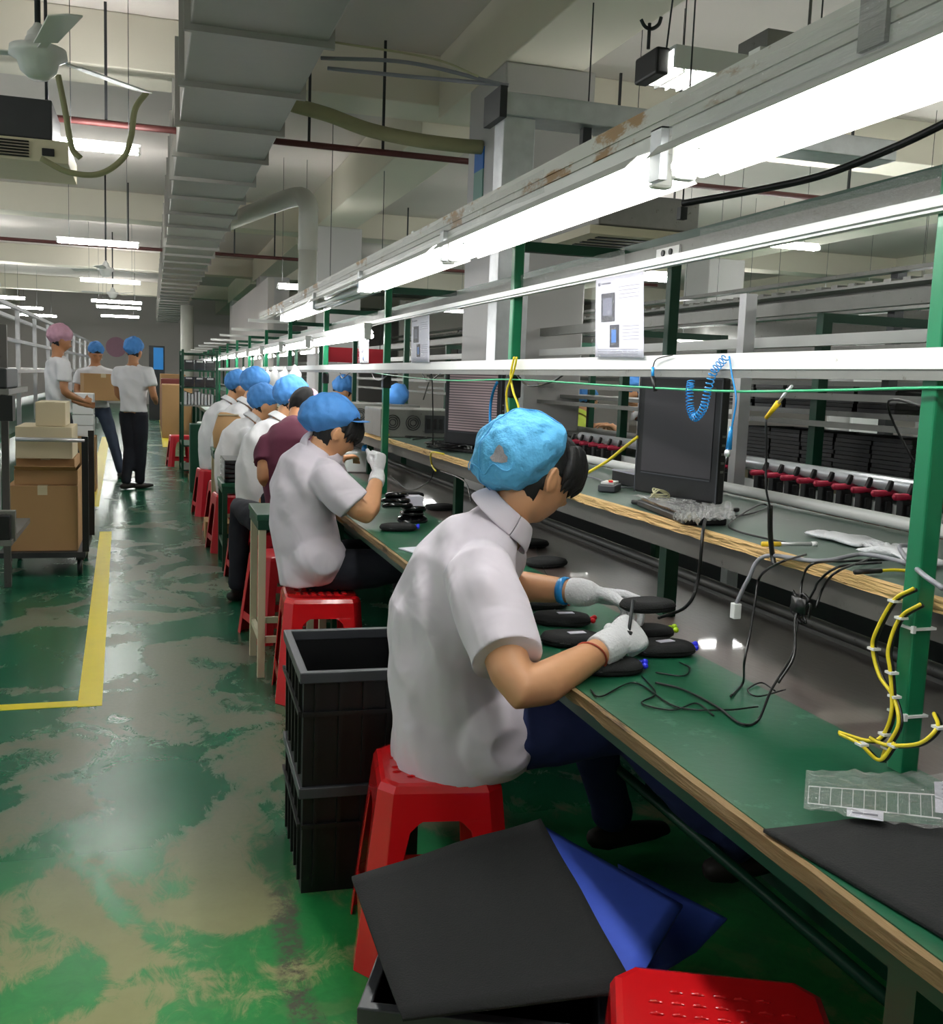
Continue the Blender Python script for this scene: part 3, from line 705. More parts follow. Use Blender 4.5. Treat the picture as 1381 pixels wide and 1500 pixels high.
# ================================================================ MAIN BENCH
YS = [1.38+2.07*k for k in range(-1, 14)]
Y0, Y1 = -.6, 29.
t = thing('workbench', 'long green-topped assembly bench with chipped wooden edges, raised shelf and green posts', 'workbench', (1.25, 3, 0))
XB = .84
def wavy(bm, x0, x1, z0, z1, ya, yb, amp, mi=0, step=.05, side=-1):
    """board edge strip whose outer face is chipped"""
    n = int((yb-ya)/step); prev = None
    for i in range(n+1):
        y = ya+(yb-ya)*i/n; o = noise.noise(V((y*6, x0*3, 0)))*amp+noise.noise(V((y*23, x0, 4)))*amp*.6
        if side > 0: o = -abs(o)
        r = [bm.verts.new(c) for c in ((x0+o*.4, y, z0+abs(o)*.8), (x0+o, y, (z0+z1)/2), (x0+o*.6, y, z1), (x1, y, z1), (x1, y, z0))]
        if prev:
            for k in range(5): bm.faces.new((prev[k], prev[(k+1) % 5], r[(k+1) % 5], r[k])).material_index = mi
        else: bm.faces.new(r[::-1])
        prev = r
    bm.faces.new(prev)
bm = B(); bx(bm, XB+.014, 1.255, Y0, Y1, .722, .75); obj('worktop', bm, 'mat_green', t, True)
bm = B(); bx(bm, 1.255, 1.68, Y0, Y1, .722, .749); obj('rear_surface', bm, 'dark_top', t, True)
bm = B(); wavy(bm, XB, XB+.014, .722, .748, Y0, 10, .008); obj('worktop_edge', bm, 'plywood', t, True)
bm = B(); bx(bm, XB+.03, XB+.055, Y0, Y1, .68, .722); bx(bm, 1.62, 1.66, Y0, Y1, .68, .722)
for y in YS: bx(bm, XB+.055, 1.62, y-.02, y+.02, .68, .722)
obj('under_frame', bm, 'green_dark', t, True)
bm = B(); cyl(bm, (1.69, Y0, .775), (1.69, Y1, .775), .017, 10); bx(bm, 1.68, 1.70, Y0, Y1, .72, .76); obj('rear_tube', bm, 'grey_steel', t, True)
bm = B(); bx(bm, 1.67, 1.68, Y0, Y1, .0, .66); obj('added_shade_panel', bm, 'green_dark', t, True)  # added panel, blocks light from the right so the space underneath stays dark
bm = B(); cyl(bm, (1.27, Y0, .30), (1.27, Y1, .30), .014, 8); obj('foot_rail', bm, 'green_dark', t, True)
bm = B(); bx(bm, 1.272, 1.80, Y0, Y1, 1.032, 1.05); obj('shelf_board', bm, 'mat_shelf', t, True)
bm = B(); wavy(bm, 1.25, 1.272, 1.026, 1.05, Y0, 14, .007); obj('shelf_edge', bm, 'osb', t, True)
bm = B(); bx(bm, 1.262, 1.275, Y0, Y1, .975, 1.026); bx(bm, 1.275, 1.32, Y0, Y1, .975, .982); obj('shelf_beam', bm, 'beam_grey', t, True)
bm = B(); bx(bm, 1.31, 1.34, Y0, Y1, .985, 1.031)
for y in YS:
    bx(bm, 1.34, 1.80, y-.015, y+.015, .985, 1.031); bx(bm, 1.34, 1.80, y+1.0, y+1.03, .985, 1.031)
obj('shelf_bearer', bm, 'green_dark', t, True)
bm = B(); cyl(bm, (1.765, Y0, 1.075), (1.765, Y1, 1.075), .017, 12); obj('shelf_rear_tube', bm, 'white_metal', t, True, smooth=False)
for y in YS:
    xx = 1.222
    bm = B(); bx(bm, xx-.018, xx+.018, y-.018, y+.018, .75, 1.87); obj('post', bm, 'green_paint', t, True, bevel=.004)
    if y > 0:
        bm = B(); bx(bm, 1.81, 1.85, y-.02, y+.02, 0, 1.84); obj('rear_post', bm, 'green_dark', t, True, bevel=.004)
        bm = B(); bar(bm, (xx+.018, y, 1.855), (1.60, y, 1.855), .034, .034); obj('top_arm', bm, 'green_dark', t, True)
        bm = B(); bar(bm, (.84, y, 1.863), (xx-.018, y, 1.863), .03, .028); obj('light_arm', bm, 'fixture_white', t, True)
        bm = B(); bx(bm, 1.36, 1.40, y+1.13, y+1.17, .75, .985); obj('shelf_leg', bm, 'green_dark', t, True)
    bm = B(); bx(bm, XB+.035, XB+.085, y-.45, y-.40, 0, .68); obj('leg', bm, 'green_dark', t, True)
    bm = B(); bx(bm, 1.60, 1.65, y-.45, y-.40, 0, .68); obj('leg', bm, 'green_dark', t, True)
bm = B(); bx(bm, 1.60, 1.635, Y0+1.5, Y1, 1.84, 1.875); obj('top_rail', bm, 'green_dark', t, True)
# lower & upper white rails
bm = B(); bx(bm, 1.185, 1.203, Y0, Y1, 1.432, 1.462); bx(bm, 1.185, 1.215, Y0, Y1, 1.428, 1.432); obj('lower_rail', bm, 'white_metal', t, True)
bm = B(); bx(bm, 1.188, 1.203, Y0, Y1, 1.410, 1.428); obj('rail_lip', bm, 'grey_steel', t, True)
bm = B(); bx(bm, 1.185, 1.203, Y0, Y1, 1.675, 1.70); bx(bm, 1.176, 1.185, Y0, Y1, 1.681, 1.686); obj('upper_rail', bm, 'white_plastic', t, True)
bm = B(); bx(bm, 1.245, 1.285, Y0, Y1, 1.70, 1.745)
obj('wiring_channel', bm, 'grey_steel', t, True)
bm = B(); bx(bm, 1.24, 1.245, 2.32, 2.44, 1.71, 1.735); cyl(bm, (1.236, 2.36, 1.722), (1.24, 2.36, 1.722), .008, 12, mi=1); cyl(bm, (1.236, 2.40, 1.722), (1.24, 2.40, 1.722), .008, 12, mi=1); obj('switch_plate', bm, ['white_metal', 'black_plastic'], t, True)
# plastic film wrapped on the wiring channel and the light carrier
def filmstrip(x, y0, y1, z0, z1, amp=.006):
    bm = B(); n = max(4, int((y1-y0)/.06)); prev = None
    for i in range(n+1):
        y = y0+(y1-y0)*i/n; r = []
        for j in range(4):
            z = z0+(z1-z0)*j/3; r.append(bm.verts.new((x+noise.noise(V((y*7, z*30, x)))*amp-.004, y, z+noise.noise(V((y*5, j, 2)))*.004)))
        if prev:
            for j in range(3): bm.faces.new((prev[j], prev[j+1], r[j+1], r[j])).smooth = True
        prev = r
    return bm
obj('film_wrap', filmstrip(1.232, 1.35, 2.20, 1.695, 1.755), 'film', t, True)
obj('film_wrap', filmstrip(1.232, 2.6, 6.5, 1.70, 1.755), 'film', t, True)
# black tape / clamps on posts
for y in (3.45, 5.52, 7.59):
    bm = B(); bx(bm, 1.199, 1.246, y-.025, y+.025, 1.33, 1.405); obj('tape_band', bm, 'black_plastic', t, True, bevel=.006)
for z in (.85, 1.0):
    bm = B(); bx(bm, 1.199, 1.245, 1.357, 1.403, z, z+.004); bx(bm, 1.196, 1.202, 1.355, 1.361, z-.004, z+.008); obj('cable_tie', bm, 'white_plastic', t, True)
WB = t
# ---------------- light carrier over the workers and its fittings
XL = .86
t = thing('light_carrier', 'long rusty white steel channel carrying the tube lights above the near workers', 'rail', (XL, 4, 1.82))
bm = B(); bx(bm, XL-.022, XL+.022, .2, 8.6, 1.822, 1.848); obj('channel', bm, 'rusty_white', t, True)
bm = B(); bx(bm, XL-.025, XL-.022, .2, 8.6, 1.838, 1.868); obj('lip', bm, 'rusty_white', t, True)
obj('film_wrap', filmstrip(XL-.06, 2.1, 7.4, 1.785, 1.835, .012), 'film', t, True)
obj('film_wrap', filmstrip(XL-.06, .3, 1.55, 1.775, 1.835, .008), 'film', t, True)
obj('tape_band', (lambda b: (bx(b, XL-.029, XL+.026, 1.08, 1.13, 1.80, 1.871), b)[1])(B()), 'grey_steel', t, True)
def fixture(y0, L, label, lit=True, x=XL, z=1.735, group=None, rs=1.):
    t = thing('tube_light', label, 'light', (x, y0+L/2, z), 0, group); h = L/2
    bm = B(); bx(bm, -.022, .022, -h, h, .054, .086); obj('housing', bm, 'fixture_white', t, bevel=.003)
    bm = B()
    prof = [(q*rs, .06-(.06-w_)*rs) for q, w_ in ((-.072, .026), (-.05, .048), (-.02, .060), (.02, .060), (.05, .038), (.072, .012))]
    a = [bm.verts.new((px_, -h+.01, pz)) for px_, pz in prof]; b = [bm.verts.new((px_, h-.01, pz)) for px_, pz in prof]
    for k in range(5): bm.faces.new((a[k], a[k+1], b[k+1], b[k]))
    obj('reflector', bm, 'fixture_white', t, mods=[('SOLIDIFY', dict(thickness=.0015))])
    for s in (-.018, .026):
        bm = B(); cyl(bm, (s, -h+.025, .015), (s, h-.025, .015), .0135, 14); obj('tube_lamp', bm, 'lamp' if lit else 'white_plastic', t, smooth=True)
    for s in (-1, 1):
        bm = B(); bx(bm, -.02, .02, s*(h-.012)-.012, s*(h-.012)+.012, -.004, .06); obj('lamp_holder', bm, 'fixture_white', t, bevel=.006)
    return t
fixture(.33, 1.29, 'brightest tube light with white reflector at upper right, nearest the camera')
fixture(1.68, 1.32, 'second tube light in the overhead row, above the torn blue cap')
fixture(3.05, 1.25, 'third tube light in the overhead row, above the second worker')
fixture(4.35, 1.22, 'unlit tube light in the overhead row between two glowing ones', lit=False)
fixture(5.62, 1.4, 'fifth tube light in the overhead row, smallest glowing one before the pipe')
for k in range(1, 6):
    bm = B(); y = (1.65, 3.02, 4.32, 5.6, 7.05)[k-1]; bx(bm, XL-.035, XL-.02, y-.02, y+.02, 1.735, 1.822); bx(bm, XL-.035, XL+.02, y-.02, y+.02, 1.8195, 1.822); obj('bracket', bm, 'galv', bpy.data.objects['light_carrier'], True)
names = ['second', 'third', 'fourth', 'fifth', 'sixth', 'seventh', 'eighth', 'ninth', 'tenth', 'eleventh', 'twelfth']
fixture(5.7, 1.9, 'first tube light under the far upper rail, beyond the third post', x=1.15, z=1.60, rs=.5)
y = 8.0; k = 0
while y < 25:
    fixture(y, 1.25, 'tube light under the far upper rail, %s from the near end' % names[k], x=1.15, z=1.60, rs=.5); y += 1.75; k += 1
# a second run of lights on the far side
for k in range(4): fixture(12.5+k*2.4, 1.25, 'tube light of the parallel far row beyond the bench, %s from the near end' % (['nearest']+names)[k], x=1.9, z=1.66)
# ================================================================ SECOND LINE (right)
t = thing('tool_line', 'parallel assembly line behind the main bench with grey rails and green posts', 'workbench', (3.4, 5, 0))
bm = B(); bx(bm, 2.86, 4.0, 2.0, 22, .90, .93); obj('worktop', bm, 'mat_shelf', t, True)
bm = B(); bx(bm, 2.83, 2.86, 2.0, 22, .89, .955); obj('worktop_edge', bm, 'white_metal', t, True)
bm = B(); bx(bm, 3.05, 3.6, 2.0, 12, 1.0, 1.03); obj('middle_shelf', bm, 'grey_steel', t, True)
bm = B(); bx(bm, 3.05, 3.6, 2.0, 12, 1.285, 1.31); obj('upper_shelf', bm, 'grey_steel', t, True)
for y in (2.6, 4.05, 6.1, 8.2, 10.3):
    bm = B(); bx(bm, 2.90, 2.95, y-.025, y+.025, 0, 1.75); obj('post', bm, 'green_dark', t, True)
    bm = B(); bx(bm, 3.6, 3.65, y-.025, y+.025, 0, 1.75); obj('post', bm, 'green_dark', t, True)
    bm = B(); bx(bm, 2.95, 3.6, y-.02, y+.02, 1.71, 1.75); obj('top_arm', bm, 'green_dark', t, True)
for x, z, h in ((2.88, 1.60, .05), (2.88, 1.75, .06), (2.88, 1.36, .03), (3.64, 1.52, .05), (3.64, 1.66, .04), (2.88, 1.24, .025)):
    bm = B(); bx(bm, x-.02, x+.02, 1.8, 22, z, z+h); obj('rail', bm, 'grey_steel' if z != 1.6 else 'white_metal', t, True)
bm = B(); bx(bm, 2.89, 2.95, 1.9, 22, .0, .60); obj('kick_panel', bm, 'black_plastic', t, True)
# a pale steel post before it
bm = B(); p = P(1095, 480, y=4.4); bx(bm, p.x-.03, p.x+.03, 4.38, 4.44, 0, 1.85)
tag(obj('steel_post', bm, 'alu'), 'pale steel post standing in front of the parallel line, right of the coil cord', 'post')
t = thing('high_rack', 'long grey steel rack with stacked beams beyond the parallel line', 'rack', (6, 6, 0))
for z, h in ((2.02, .16), (1.72, .05), (1.52, .05), (2.3, .03)):
    bm = B(); bx(bm, 5.2, 5.3, 1, 24, z, z+h); obj('beam', bm, ['grey_steel', 'alu'][z == 1.52], t, True)
    bm = B(); bx(bm, 6.3, 6.4, 1, 24, z-.05, z+h-.05); obj('beam', bm, 'grey_steel', t, True)
for y in (3, 6.5, 10, 14, 18):
    bm = B(); bx(bm, 5.3, 5.38, y, y+.08, 0, 2.35); obj('upright', bm, 'dark_steel', t, True)
    bm = B(); bx(bm, 5.38, 6.3, y, y+.06, 2.1, 2.16); obj('cross_arm', bm, 'dark_steel', t, True)
bm = B(); bx(bm, 5.0, 5.28, 1, 22, 2.18, 2.20)
for q in range(100): bx(bm, 5.0, 5.15, 1+q*.2, 1.08+q*.2, 2.20, 2.22)
tag(obj('cable_tray', bm, 'grey_steel'), 'perforated grey cable tray running along the high rack', 'cable tray')
# grey enclosure panels behind bench between posts
bm = B(); bx(bm, 2.86, P(835, 600, y=8.4).x, 8.4, 8.45, .931, 1.60); bx(bm, 3.23, P(835, 600, y=8.4).x, 8.4, 8.45, 1.60, 2.1); tag(obj('partition_panel', bm, 'column_paint'), 'wide plain grey partition panel behind the torn blue cap', 'panel')
# red clamps on the front of the second line
def clamp(loc, label, group):
    t = thing('toggle_clamp', label, 'clamp', loc, 0, group)
    bm = B(); cyl(bm, (-.055, 0, .0), (.055, 0, .0), .014, 10); cyl(bm, (-.06, 0, 0), (-.055, 0, 0), .010, 10); obj('grip', bm, 'red_grip', t, smooth=True)
    bm = B(); bx(bm, -.03, .03, -.018, .018, -.115, -.012); bx(bm, -.012, .012, -.03, .03, -.07, -.03); bar(bm, (0, 0, -.02), (0.03, 0, .05), .02); obj('body', bm, 'black_plastic', t, bevel=.004)
    bm = B(); cyl(bm, (0, 0, -.30), (0, 0, -.11), .009, 8); obj('rod', bm, 'grey_steel', t)
    return t
c0 = None; ys = [2.9+.125*i for i in range(12)]+[4.62+.13*i for i in range(6)]+[5.9+.15*i for i in range(22)]
for i, y in enumerate(ys):
    lab = ['red-gripped toggle clamp in the near row, below the black trays', 'red-gripped toggle clamp in the row just right of the dark monitor', 'red-gripped toggle clamp in the far row left of the dark monitor'][0 if i < 12 else 1 if i < 18 else 2]
    g = ['near row of red clamps', 'middle row of red clamps', 'far row of red clamps'][0 if i < 12 else 1 if i < 18 else 2]
    if c0 is None: c0 = clamp((2.80, y, 1.0), lab, g)
    else: dup(c0, (2.80, y, 1.0), .0, lab, g)
bm = B(); bx(bm, 2.842, 2.85, 1.9, 22, .62, .89); obj('front_panel', bm, 'rust_panel', bpy.data.objects['tool_line'], True)
bm = B(); cyl(bm, (2.86, 2, 1.035), (2.86, 6.6, 1.035), .03, 10); tag(obj('wrapped_tube', bm, 'galv', smooth=True), 'foil-wrapped tube lying along the edge above the red clamps', 'tube')
# stacked black trays
bm = B(); bx(bm, -.16, .16, -.125, .125, 0, .004)
for a in ((-.16, -.155, -.125, .125), (.155, .16, -.125, .125), (-.155, .155, -.125, -.12), (-.155, .155, .12, .125)): bx(bm, *a, .004, .017)
tr = obj('parts_tray', bm, 'black_plastic', center=False)
first = True
cols = ['nearest', 'second', 'third', 'fourth', 'fifth']
for c in range(5):
    for k in range(9):
        lab = 'thin black tray in the %s stack on the parallel line\'s middle shelf' % cols[c]; loc = (3.24+random.uniform(-.006, .006), 3.72+.265*c, 1.0305+.0195*k)
        if first: tr.location = loc; tag(tr, lab, 'tray', 'stacks of black trays, middle shelf'); first = False
        else: tag(dup(tr, loc), lab, 'tray', 'stacks of black trays, middle shelf')
for c in range(5):
    for k in range(6):
        tag(dup(tr, (3.24+random.uniform(-.006, .006), 3.85+.28*c, 1.3105+.0195*k)), 'thin black tray in the %s stack on the parallel line\'s upper shelf' % cols[c], 'tray', 'stacks of black trays, upper shelf')
# cream socket strips
bm = B(); bx(bm, -.03, .03, -.13, .13, 0, .045)
for q in range(5): bx(bm, -.033, -.03, -.1+q*.045, -.08+q*.045, .012, .03, 1)
so = obj('socket_strip', bm, ['cream_plastic', 'dark_steel'], center=False)
for i, y in enumerate((4.05, 4.45, 4.85, 5.25, 5.65)):
    lab = 'cream socket strip on the parallel line, %s' % ['under the nearest tray stack', 'second from the right', 'middle of the five', 'fourth from the right', 'farthest left of the five']
    lab = 'cream socket strip on the parallel line, '+['nearest of the five', 'second from the near end', 'middle of the five', 'second from the far end', 'farthest of the five'][i]
    if i == 0: so.location = (2.95+.03, y, .93); tag(so, lab, 'socket strip', 'cream socket strips')
    else: tag(dup(so, (2.98, y, .93)), lab, 'socket strip', 'cream socket strips')
# ================================================================ LEFT LINE
t = thing('left_line', 'production line along the left edge with thin rails and uprights', 'workbench', (-1.5, 8, 0))
bm = B(); bx(bm, -2.4, -1.22, 8.2, 30, .72, .76); obj('worktop', bm, 'mat_green', t, True)
for z, x in ((1.93, -1.3), (1.86, -1.42), (1.60, -1.3), (1.30, -1.3)):
    bm = B(); bx(bm, x-.02, x+.02, 8.2, 30, z, z+.035); obj('rail', bm, 'alu', t, True)
for y in [8.25+1.6*k for k in range(13)]:
    bm = B(); bx(bm, -1.32, -1.28, y, y+.04, 0, 1.93); obj('upright', bm, 'alu', t, True)
bm = B()
bx(bm, -2.4, -1.5, 8.2, 30, 1.3, 1.33); obj('shelf', bm, 'grey_steel', t, True)
# machine table at the left edge
t = thing('equipment_stand', 'dark equipment stand with monitors and trays cut off by the left edge', 'stand', (-1.05, 6.2, 0))
bm = B(); bx(bm, -1.5, -.73, 6.0, 6.9, 1.22, 1.25); obj('shelf', bm, 'grey_steel', t, True)
bm = B(); bx(bm, -1.5, -.73, 6.0, 6.9, .40, .43); obj('shelf', bm, 'grey_steel', t, True)
bm = B(); bx(bm, -1.5, -.71, 5.98, 6.1, 1.08, 1.215); bx(bm, -1.5, -.86, 6.03, 6.1, .45, 1.08); obj('dark_panel', bm, 'black_plastic', t, True)
bm = B(); bx(bm, -1.5, -.74, 6.02, 6.5, 1.25, 1.36); obj('device', bm, 'dark_steel', t, True, bevel=.01)
for x, y in ((-.90, 6.0), (-.88, 6.85), (-1.45, 6.0), (-1.45, 6.85)):
    bm = B(); bx(bm, x, x+.04, y, y+.04, 0, 1.62 if y > 6.5 else 1.22); obj('leg', bm, 'beam_grey', t, True)
t = thing('control_box', 'small black control box clipped at the left side of the big carton', 'box', (-.80, 6.04, .431))
bm = B(); bx(bm, -.06, .06, -.02, .04, 0, .13); obj('case', bm, 'black_plastic', t, bevel=.004)
bm = B(); bx(bm, -.08, .08, .04, .10, -.02, .15); obj('bracket', bm, 'grey_steel', t)
# ---- trolley with cartons
CY_ = 7.15
t = thing('trolley', 'dark flat trolley with silver handle bar loaded with cartons', 'trolley', (-.65, 7.4, 0))
bm = B(); bx(bm, -.95, -.42, CY_, CY_+.8, .13, .165); obj('platform', bm, 'dark_steel', t, True)
for y in (CY_+.02, CY_+.74):
    bm = B(); bx(bm, -.44, -.40, y, y+.04, .165, .93); obj('upright', bm, 'black_plastic', t, True)
bm = B(); cyl(bm, (-.84, CY_+.03, .905), (-.42, CY_+.03, .905), .014, 12); obj('handle_bar', bm, 'alu', t, True, smooth=True)
for x in (-.46, -.9):
    for y in (CY_+.08, CY_+.7):
        bm = B(); cyl(bm, (x-.015, y, .055), (x+.015, y, .055), .055, 20); bx(bm, x-.025, x+.025, y-.02, y+.02, .10, .13); obj('caster', bm, 'black_plastic', t, True)
def carton(name, x0, x1, y0, y1, z0, z1, m, label, open_=False, grp=None, flap=0, rz=0.):
    t = thing(name, label, 'box', ((x0+x1)/2, (y0+y1)/2, z0), rz, grp); hx, hy, h = (x1-x0)/2, (y1-y0)/2, z1-z0; bm = B()
    if open_:
        w_ = .005
        bx(bm, -hx, hx, -hy, hy, 0, w_); bx(bm, -hx, -hx+w_, -hy, hy, w_, h); bx(bm, hx-w_, hx, -hy, hy, w_, h); bx(bm, -hx+w_, hx-w_, -hy, -hy+w_, w_, h); bx(bm, -hx+w_, hx-w_, hy-w_, hy, w_, h)
    else: bx(bm, -hx, hx, -hy, hy, 0, h)
    obj('carton_body', bm, m, t, bevel=.004)
    bm = B()
    if not open_: bx(bm, -.03, .03, -hy-.0008, hy+.0008, h*.86, h+.001); obj('packing_tape', bm, 'carton_pale', t)
    else:
        bar(bm, (0, -hy, h), (0, -hy-.07, h+.03), hx*2-.02, .004); obj('flap', bm, m, t)
    return t
carton('carton', -.90, -.47, 7.21, 7.85, .166, .60, 'carton', 'largest brown carton at the bottom of the trolley load')
carton('carton', -.86, -.47, 7.25, 7.8, .602, .70, 'carton', 'flat open brown carton on top of the largest carton', True)
carton('carton', -.85, -.49, 7.28, 7.8, .702, .775, 'carton', 'thin brown carton squashed under the pale carton')
carton('carton', -.845, -.50, 7.22, 7.75, .777, .985, 'carton_pale', 'wide pale carton behind the trolley handle bar')
carton('carton', -.73, -.545, 7.3, 7.7, .987, 1.145, 'carton_pale', 'small pale carton on top of the trolley load')
# ================================================================ STOOLS
def stool(loc, rotz, label, m='red_plastic', H=.45, top=.145, base=.195, detail=True, group=None):
    t = thing('plastic_stool', label, 'stool', loc, rotz, group)
    def hw(z): return top+(base-top)*(H-z)/H
    def octo(z, c=.035, d=0.):
        h = hw(z)-d; c_ = c*h/top
        return [V((h-c_, -h, z)), V((h, -h+c_, z)), V((h, h-c_, z)), V((h-c_, h, z)), V((-h+c_, h, z)), V((-h, h-c_, z)), V((-h, -h+c_, z)), V((-h+c_, -h, z))]
    bm = B()
    prev = None
    for z, d in ((H-.085, .0), (H-.02, 0), (H-.004, .006), (H, .016)):
        r = [bm.verts.new(v) for v in octo(z, .035, d)]
        if prev:
            for k in range(8): bm.faces.new((prev[k], prev[(k+1) % 8], r[(k+1) % 8], r[k]))
        prev = r
    bm.faces.new(prev)
    if detail:
        for i in range(-3, 4):
            for j in (-3, -2, -1, 1, 2, 3):
                if abs(i)+abs(j) > 5: continue
                loft(bm, [(i*.033-.010, j*.030, H+.0005), (i*.033, j*.030, H+.002), (i*.033+.010, j*.030, H+.0005)], [.0012, .003, .0012], 6, None)
    obj('seat', bm, m, t, mods=[('SOLIDIFY', dict(thickness=.004, offset=-1)), ('BEVEL', dict(width=.006, segments=2))], smooth=False)
    for q in range(4):
        R_ = Matrix.Rotation(q*PI/2, 4, 'Z'); bm = B(); rows = []
        for z, w_ in ((0, .052), (.04, .050), (.28, .050), (H-.11, .060), (H-.09, .085), (H-.083, .10)):
            h = hw(z); c_ = .035*h/top
            rows.append([bm.verts.new(R_ @ V(p)) for p in ((h-c_-w_*.8, -h, z), (h-c_, -h, z), (h, -h+c_, z), (h, -h+c_+w_*.8, z))])
        for a, b in zip(rows, rows[1:]):
            for k in range(3): bm.faces.new((a[k], a[k+1], b[k+1], b[k]))
        obj('leg', bm, m, t, mods=[('SOLIDIFY', dict(thickness=.005, offset=-1)), ('BEVEL', dict(width=.004, segments=2))])
    bm = B(); z0, z1 = .085, .125
    a = [bm.verts.new(v) for v in octo(z0, .035, .003)]; b = [bm.verts.new(v) for v in octo(z1, .035, .003)]
    for k in range(8): bm.faces.new((a[k], a[(k+1) % 8], b[(k+1) % 8], b[k]))
    obj('stretcher', bm, m, t, mods=[('SOLIDIFY', dict(thickness=.004, offset=-1))])
    return t
s1 = stool((.665, 2.33, 0), -.16, 'red plastic stool under the nearest worker in the torn cap')
s2 = stool((.70, 4.38, 0), -.06, 'red plastic stool under the second worker in white', top=.16)
stool((.80, 1.205, 0), -.42, 'empty red plastic stool with ribbed seat at the bottom edge of the photo', top=.165)
stool((.66, 5.4, 0), .2, 'red plastic stool behind the small green table legs', 'red_plastic_far', detail=False)
stool((.72, 6.25, 0), .0, 'red plastic stool under the worker in maroon', 'red_plastic_far', detail=False)
p = P(257, 665, z=0); t = stool((p.x+.02, 15.6, 0), .1, 'small red stool standing in the aisle beside the green rack', 'red_plastic_far', detail=False)
# ================================================================ PEOPLE
def Y(px, py, y): return P(px, py, y=y)
fw = (1, .12, 0)
w1 = person('person in grey white polo shirt, torn blue cap and white gloves on the nearest stool', (.70, 2.33, .45),
    [(Y(667, 1116, 2.35), .165, .150), (Y(668, 1060, 2.35), .165, .155), (Y(657, 980, 2.35), .16, .148), (Y(660, 900, 2.35), .178, .138), (Y(680, 835, 2.35), .180, .112), (Y(708, 790, 2.35), .125, .085), (Y(733, 762, 2.35), .066, .060)],
    fw, Y(785, 697, 2.35), (.80, .22, -.40),
    [(Y(703, 842, 2.17), Y(760, 1022, 1.90), Y(890, 947, 2.03), (.75, .42, .16), (.1, .75, -.55), 1),
     (Y(725, 815, 2.52), (.86, 2.66, .83), Y(853, 868, 2.40), (.93, -.25, -.12), (-.1, -.45, -.85), -1)],
    [((.77, 2.25, .545), (1.10, 2.17, .57), (1.37, 2.08, .28), (.9, -.2, .2)), ((.77, 2.46, .545), (1.12, 2.52, .57), (1.30, 2.62, .12), (1, .1, 0))],
    shirt='shirt', trouser='jeans', glove=True, cap='cap_blue', vox=.0065, shirt_r=1.04, bangs=.035, capoff=(0, -.064, .022), capsc=(1.05, 1.02, 1.22), captilt=.95, sleeve=.72, dis=.016, ak=1.12, handk=1.14, tail=.05,
    hands=[dict(curl=(.9, 1.1, .7), thumb=(.7, .3, .6)), dict(curl=(.6, .7, .5), curls=[(.25, .3, .2), (.5, .7, .5), (.8, .9, .6), (.9, 1., .6)], thumb=(.8, .45, .4), spread=.08)])
# torn patch on the cap: the hairnet shows through a hole near its back
capco, T1 = person.capco, person.T
def cap_patch(a0, t0, sa, st, name, m, n=14, push=1.012):
    bm = B(); pts = []
    for k in range(n):
        a = 2*PI*k/n; r = 1+.35*noise.noise(V((k*1.7, 3, 1)))+.25*math.sin(a*3+1)
        pts.append((a0+math.cos(a)*sa*r, t0+math.sin(a)*st*r))
    cen = T1 @ V((0, -.064, .022))
    def pp(a, t_): q = capco(a, t_); return cen+(q-cen)*push
    c = bm.verts.new(pp(a0, t0)); vs = [bm.verts.new(pp(*p_)) for p_ in pts]; mid = [bm.verts.new(pp((a0+p_[0])/2, (t0+p_[1])/2)) for p_ in pts]
    for k in range(n):
        j = (k+1) % n; bm.faces.new((c, mid[k], mid[j])); bm.faces.new((mid[k], vs[k], vs[j], mid[j]))
    return obj(name, bm, m, person.cap, True, smooth=True, label='torn hole showing grey hairnet' if m == 'hairnet' else None)
cap_patch(PI*.80, .50, .20, .085, 'hole', 'hairnet')
cen1 = T1 @ V((0, -.064, .022))
for k, (a_, d_) in enumerate(((.25, .9), (2.2, 1.1))):
    bm = B(); pts = [capco(a_+.15*math.sin(t_*3), t_) for t_ in [1-.07*i for i in range(14)]]+[capco(a_+PI-.2*math.sin(t_*3), t_) for t_ in [.06+.07*i for i in range(14)]]
    if k: pts = [capco(a_+1.9*i/20, .62+.05*math.sin(i*.9)) for i in range(21)]
    pts = [cen1+(p_-cen1)*(1.012+.006*(i % 2)) for i, p_ in enumerate(pts)]
    tube(bm, pts, .0013, 5, 2); obj('seam', bm, 'cap_blue', person.cap, True, smooth=True)
# wristbands
def band(c, ax, r, w_, m, name):
    bm = B(); u, v = frame(V(ax)); a = V(ax).normalized(); rr = []
    for k in range(28):
        d = u*math.cos(2*PI*k/28)+v*math.sin(2*PI*k/28)
        rr.append([bm.verts.new(V(c)+d*r-a*w_/2), bm.verts.new(V(c)+d*(r+.003)), bm.verts.new(V(c)+d*r+a*w_/2)])
    for k in range(28):
        for q in (0, 1): bm.faces.new((rr[k][q], rr[k][q+1], rr[(k+1) % 28][q+1], rr[(k+1) % 28][q]))
    return obj(name, bm, m, None, mods=[('SOLIDIFY', dict(thickness=.0025))], smooth=True)
e2, wr2 = V((.86, 2.66, .83)), Y(853, 868, 2.40); tag(band(e2.lerp(wr2, .84), wr2-e2, .035, .022, 'cable_blue', 'wristband'), 'blue anti-static wristband on the left wrist of the nearest worker', 'wristband')
e1, wr1 = Y(760, 1022, 1.90), Y(890, 947, 2.03); tag(band(e1.lerp(wr1, .80), wr1-e1+V((.0, .1, .1)), .036, .005, 'bracelet', 'bracelet'), 'thin red bracelet on the right wrist of the nearest worker', 'bracelet')

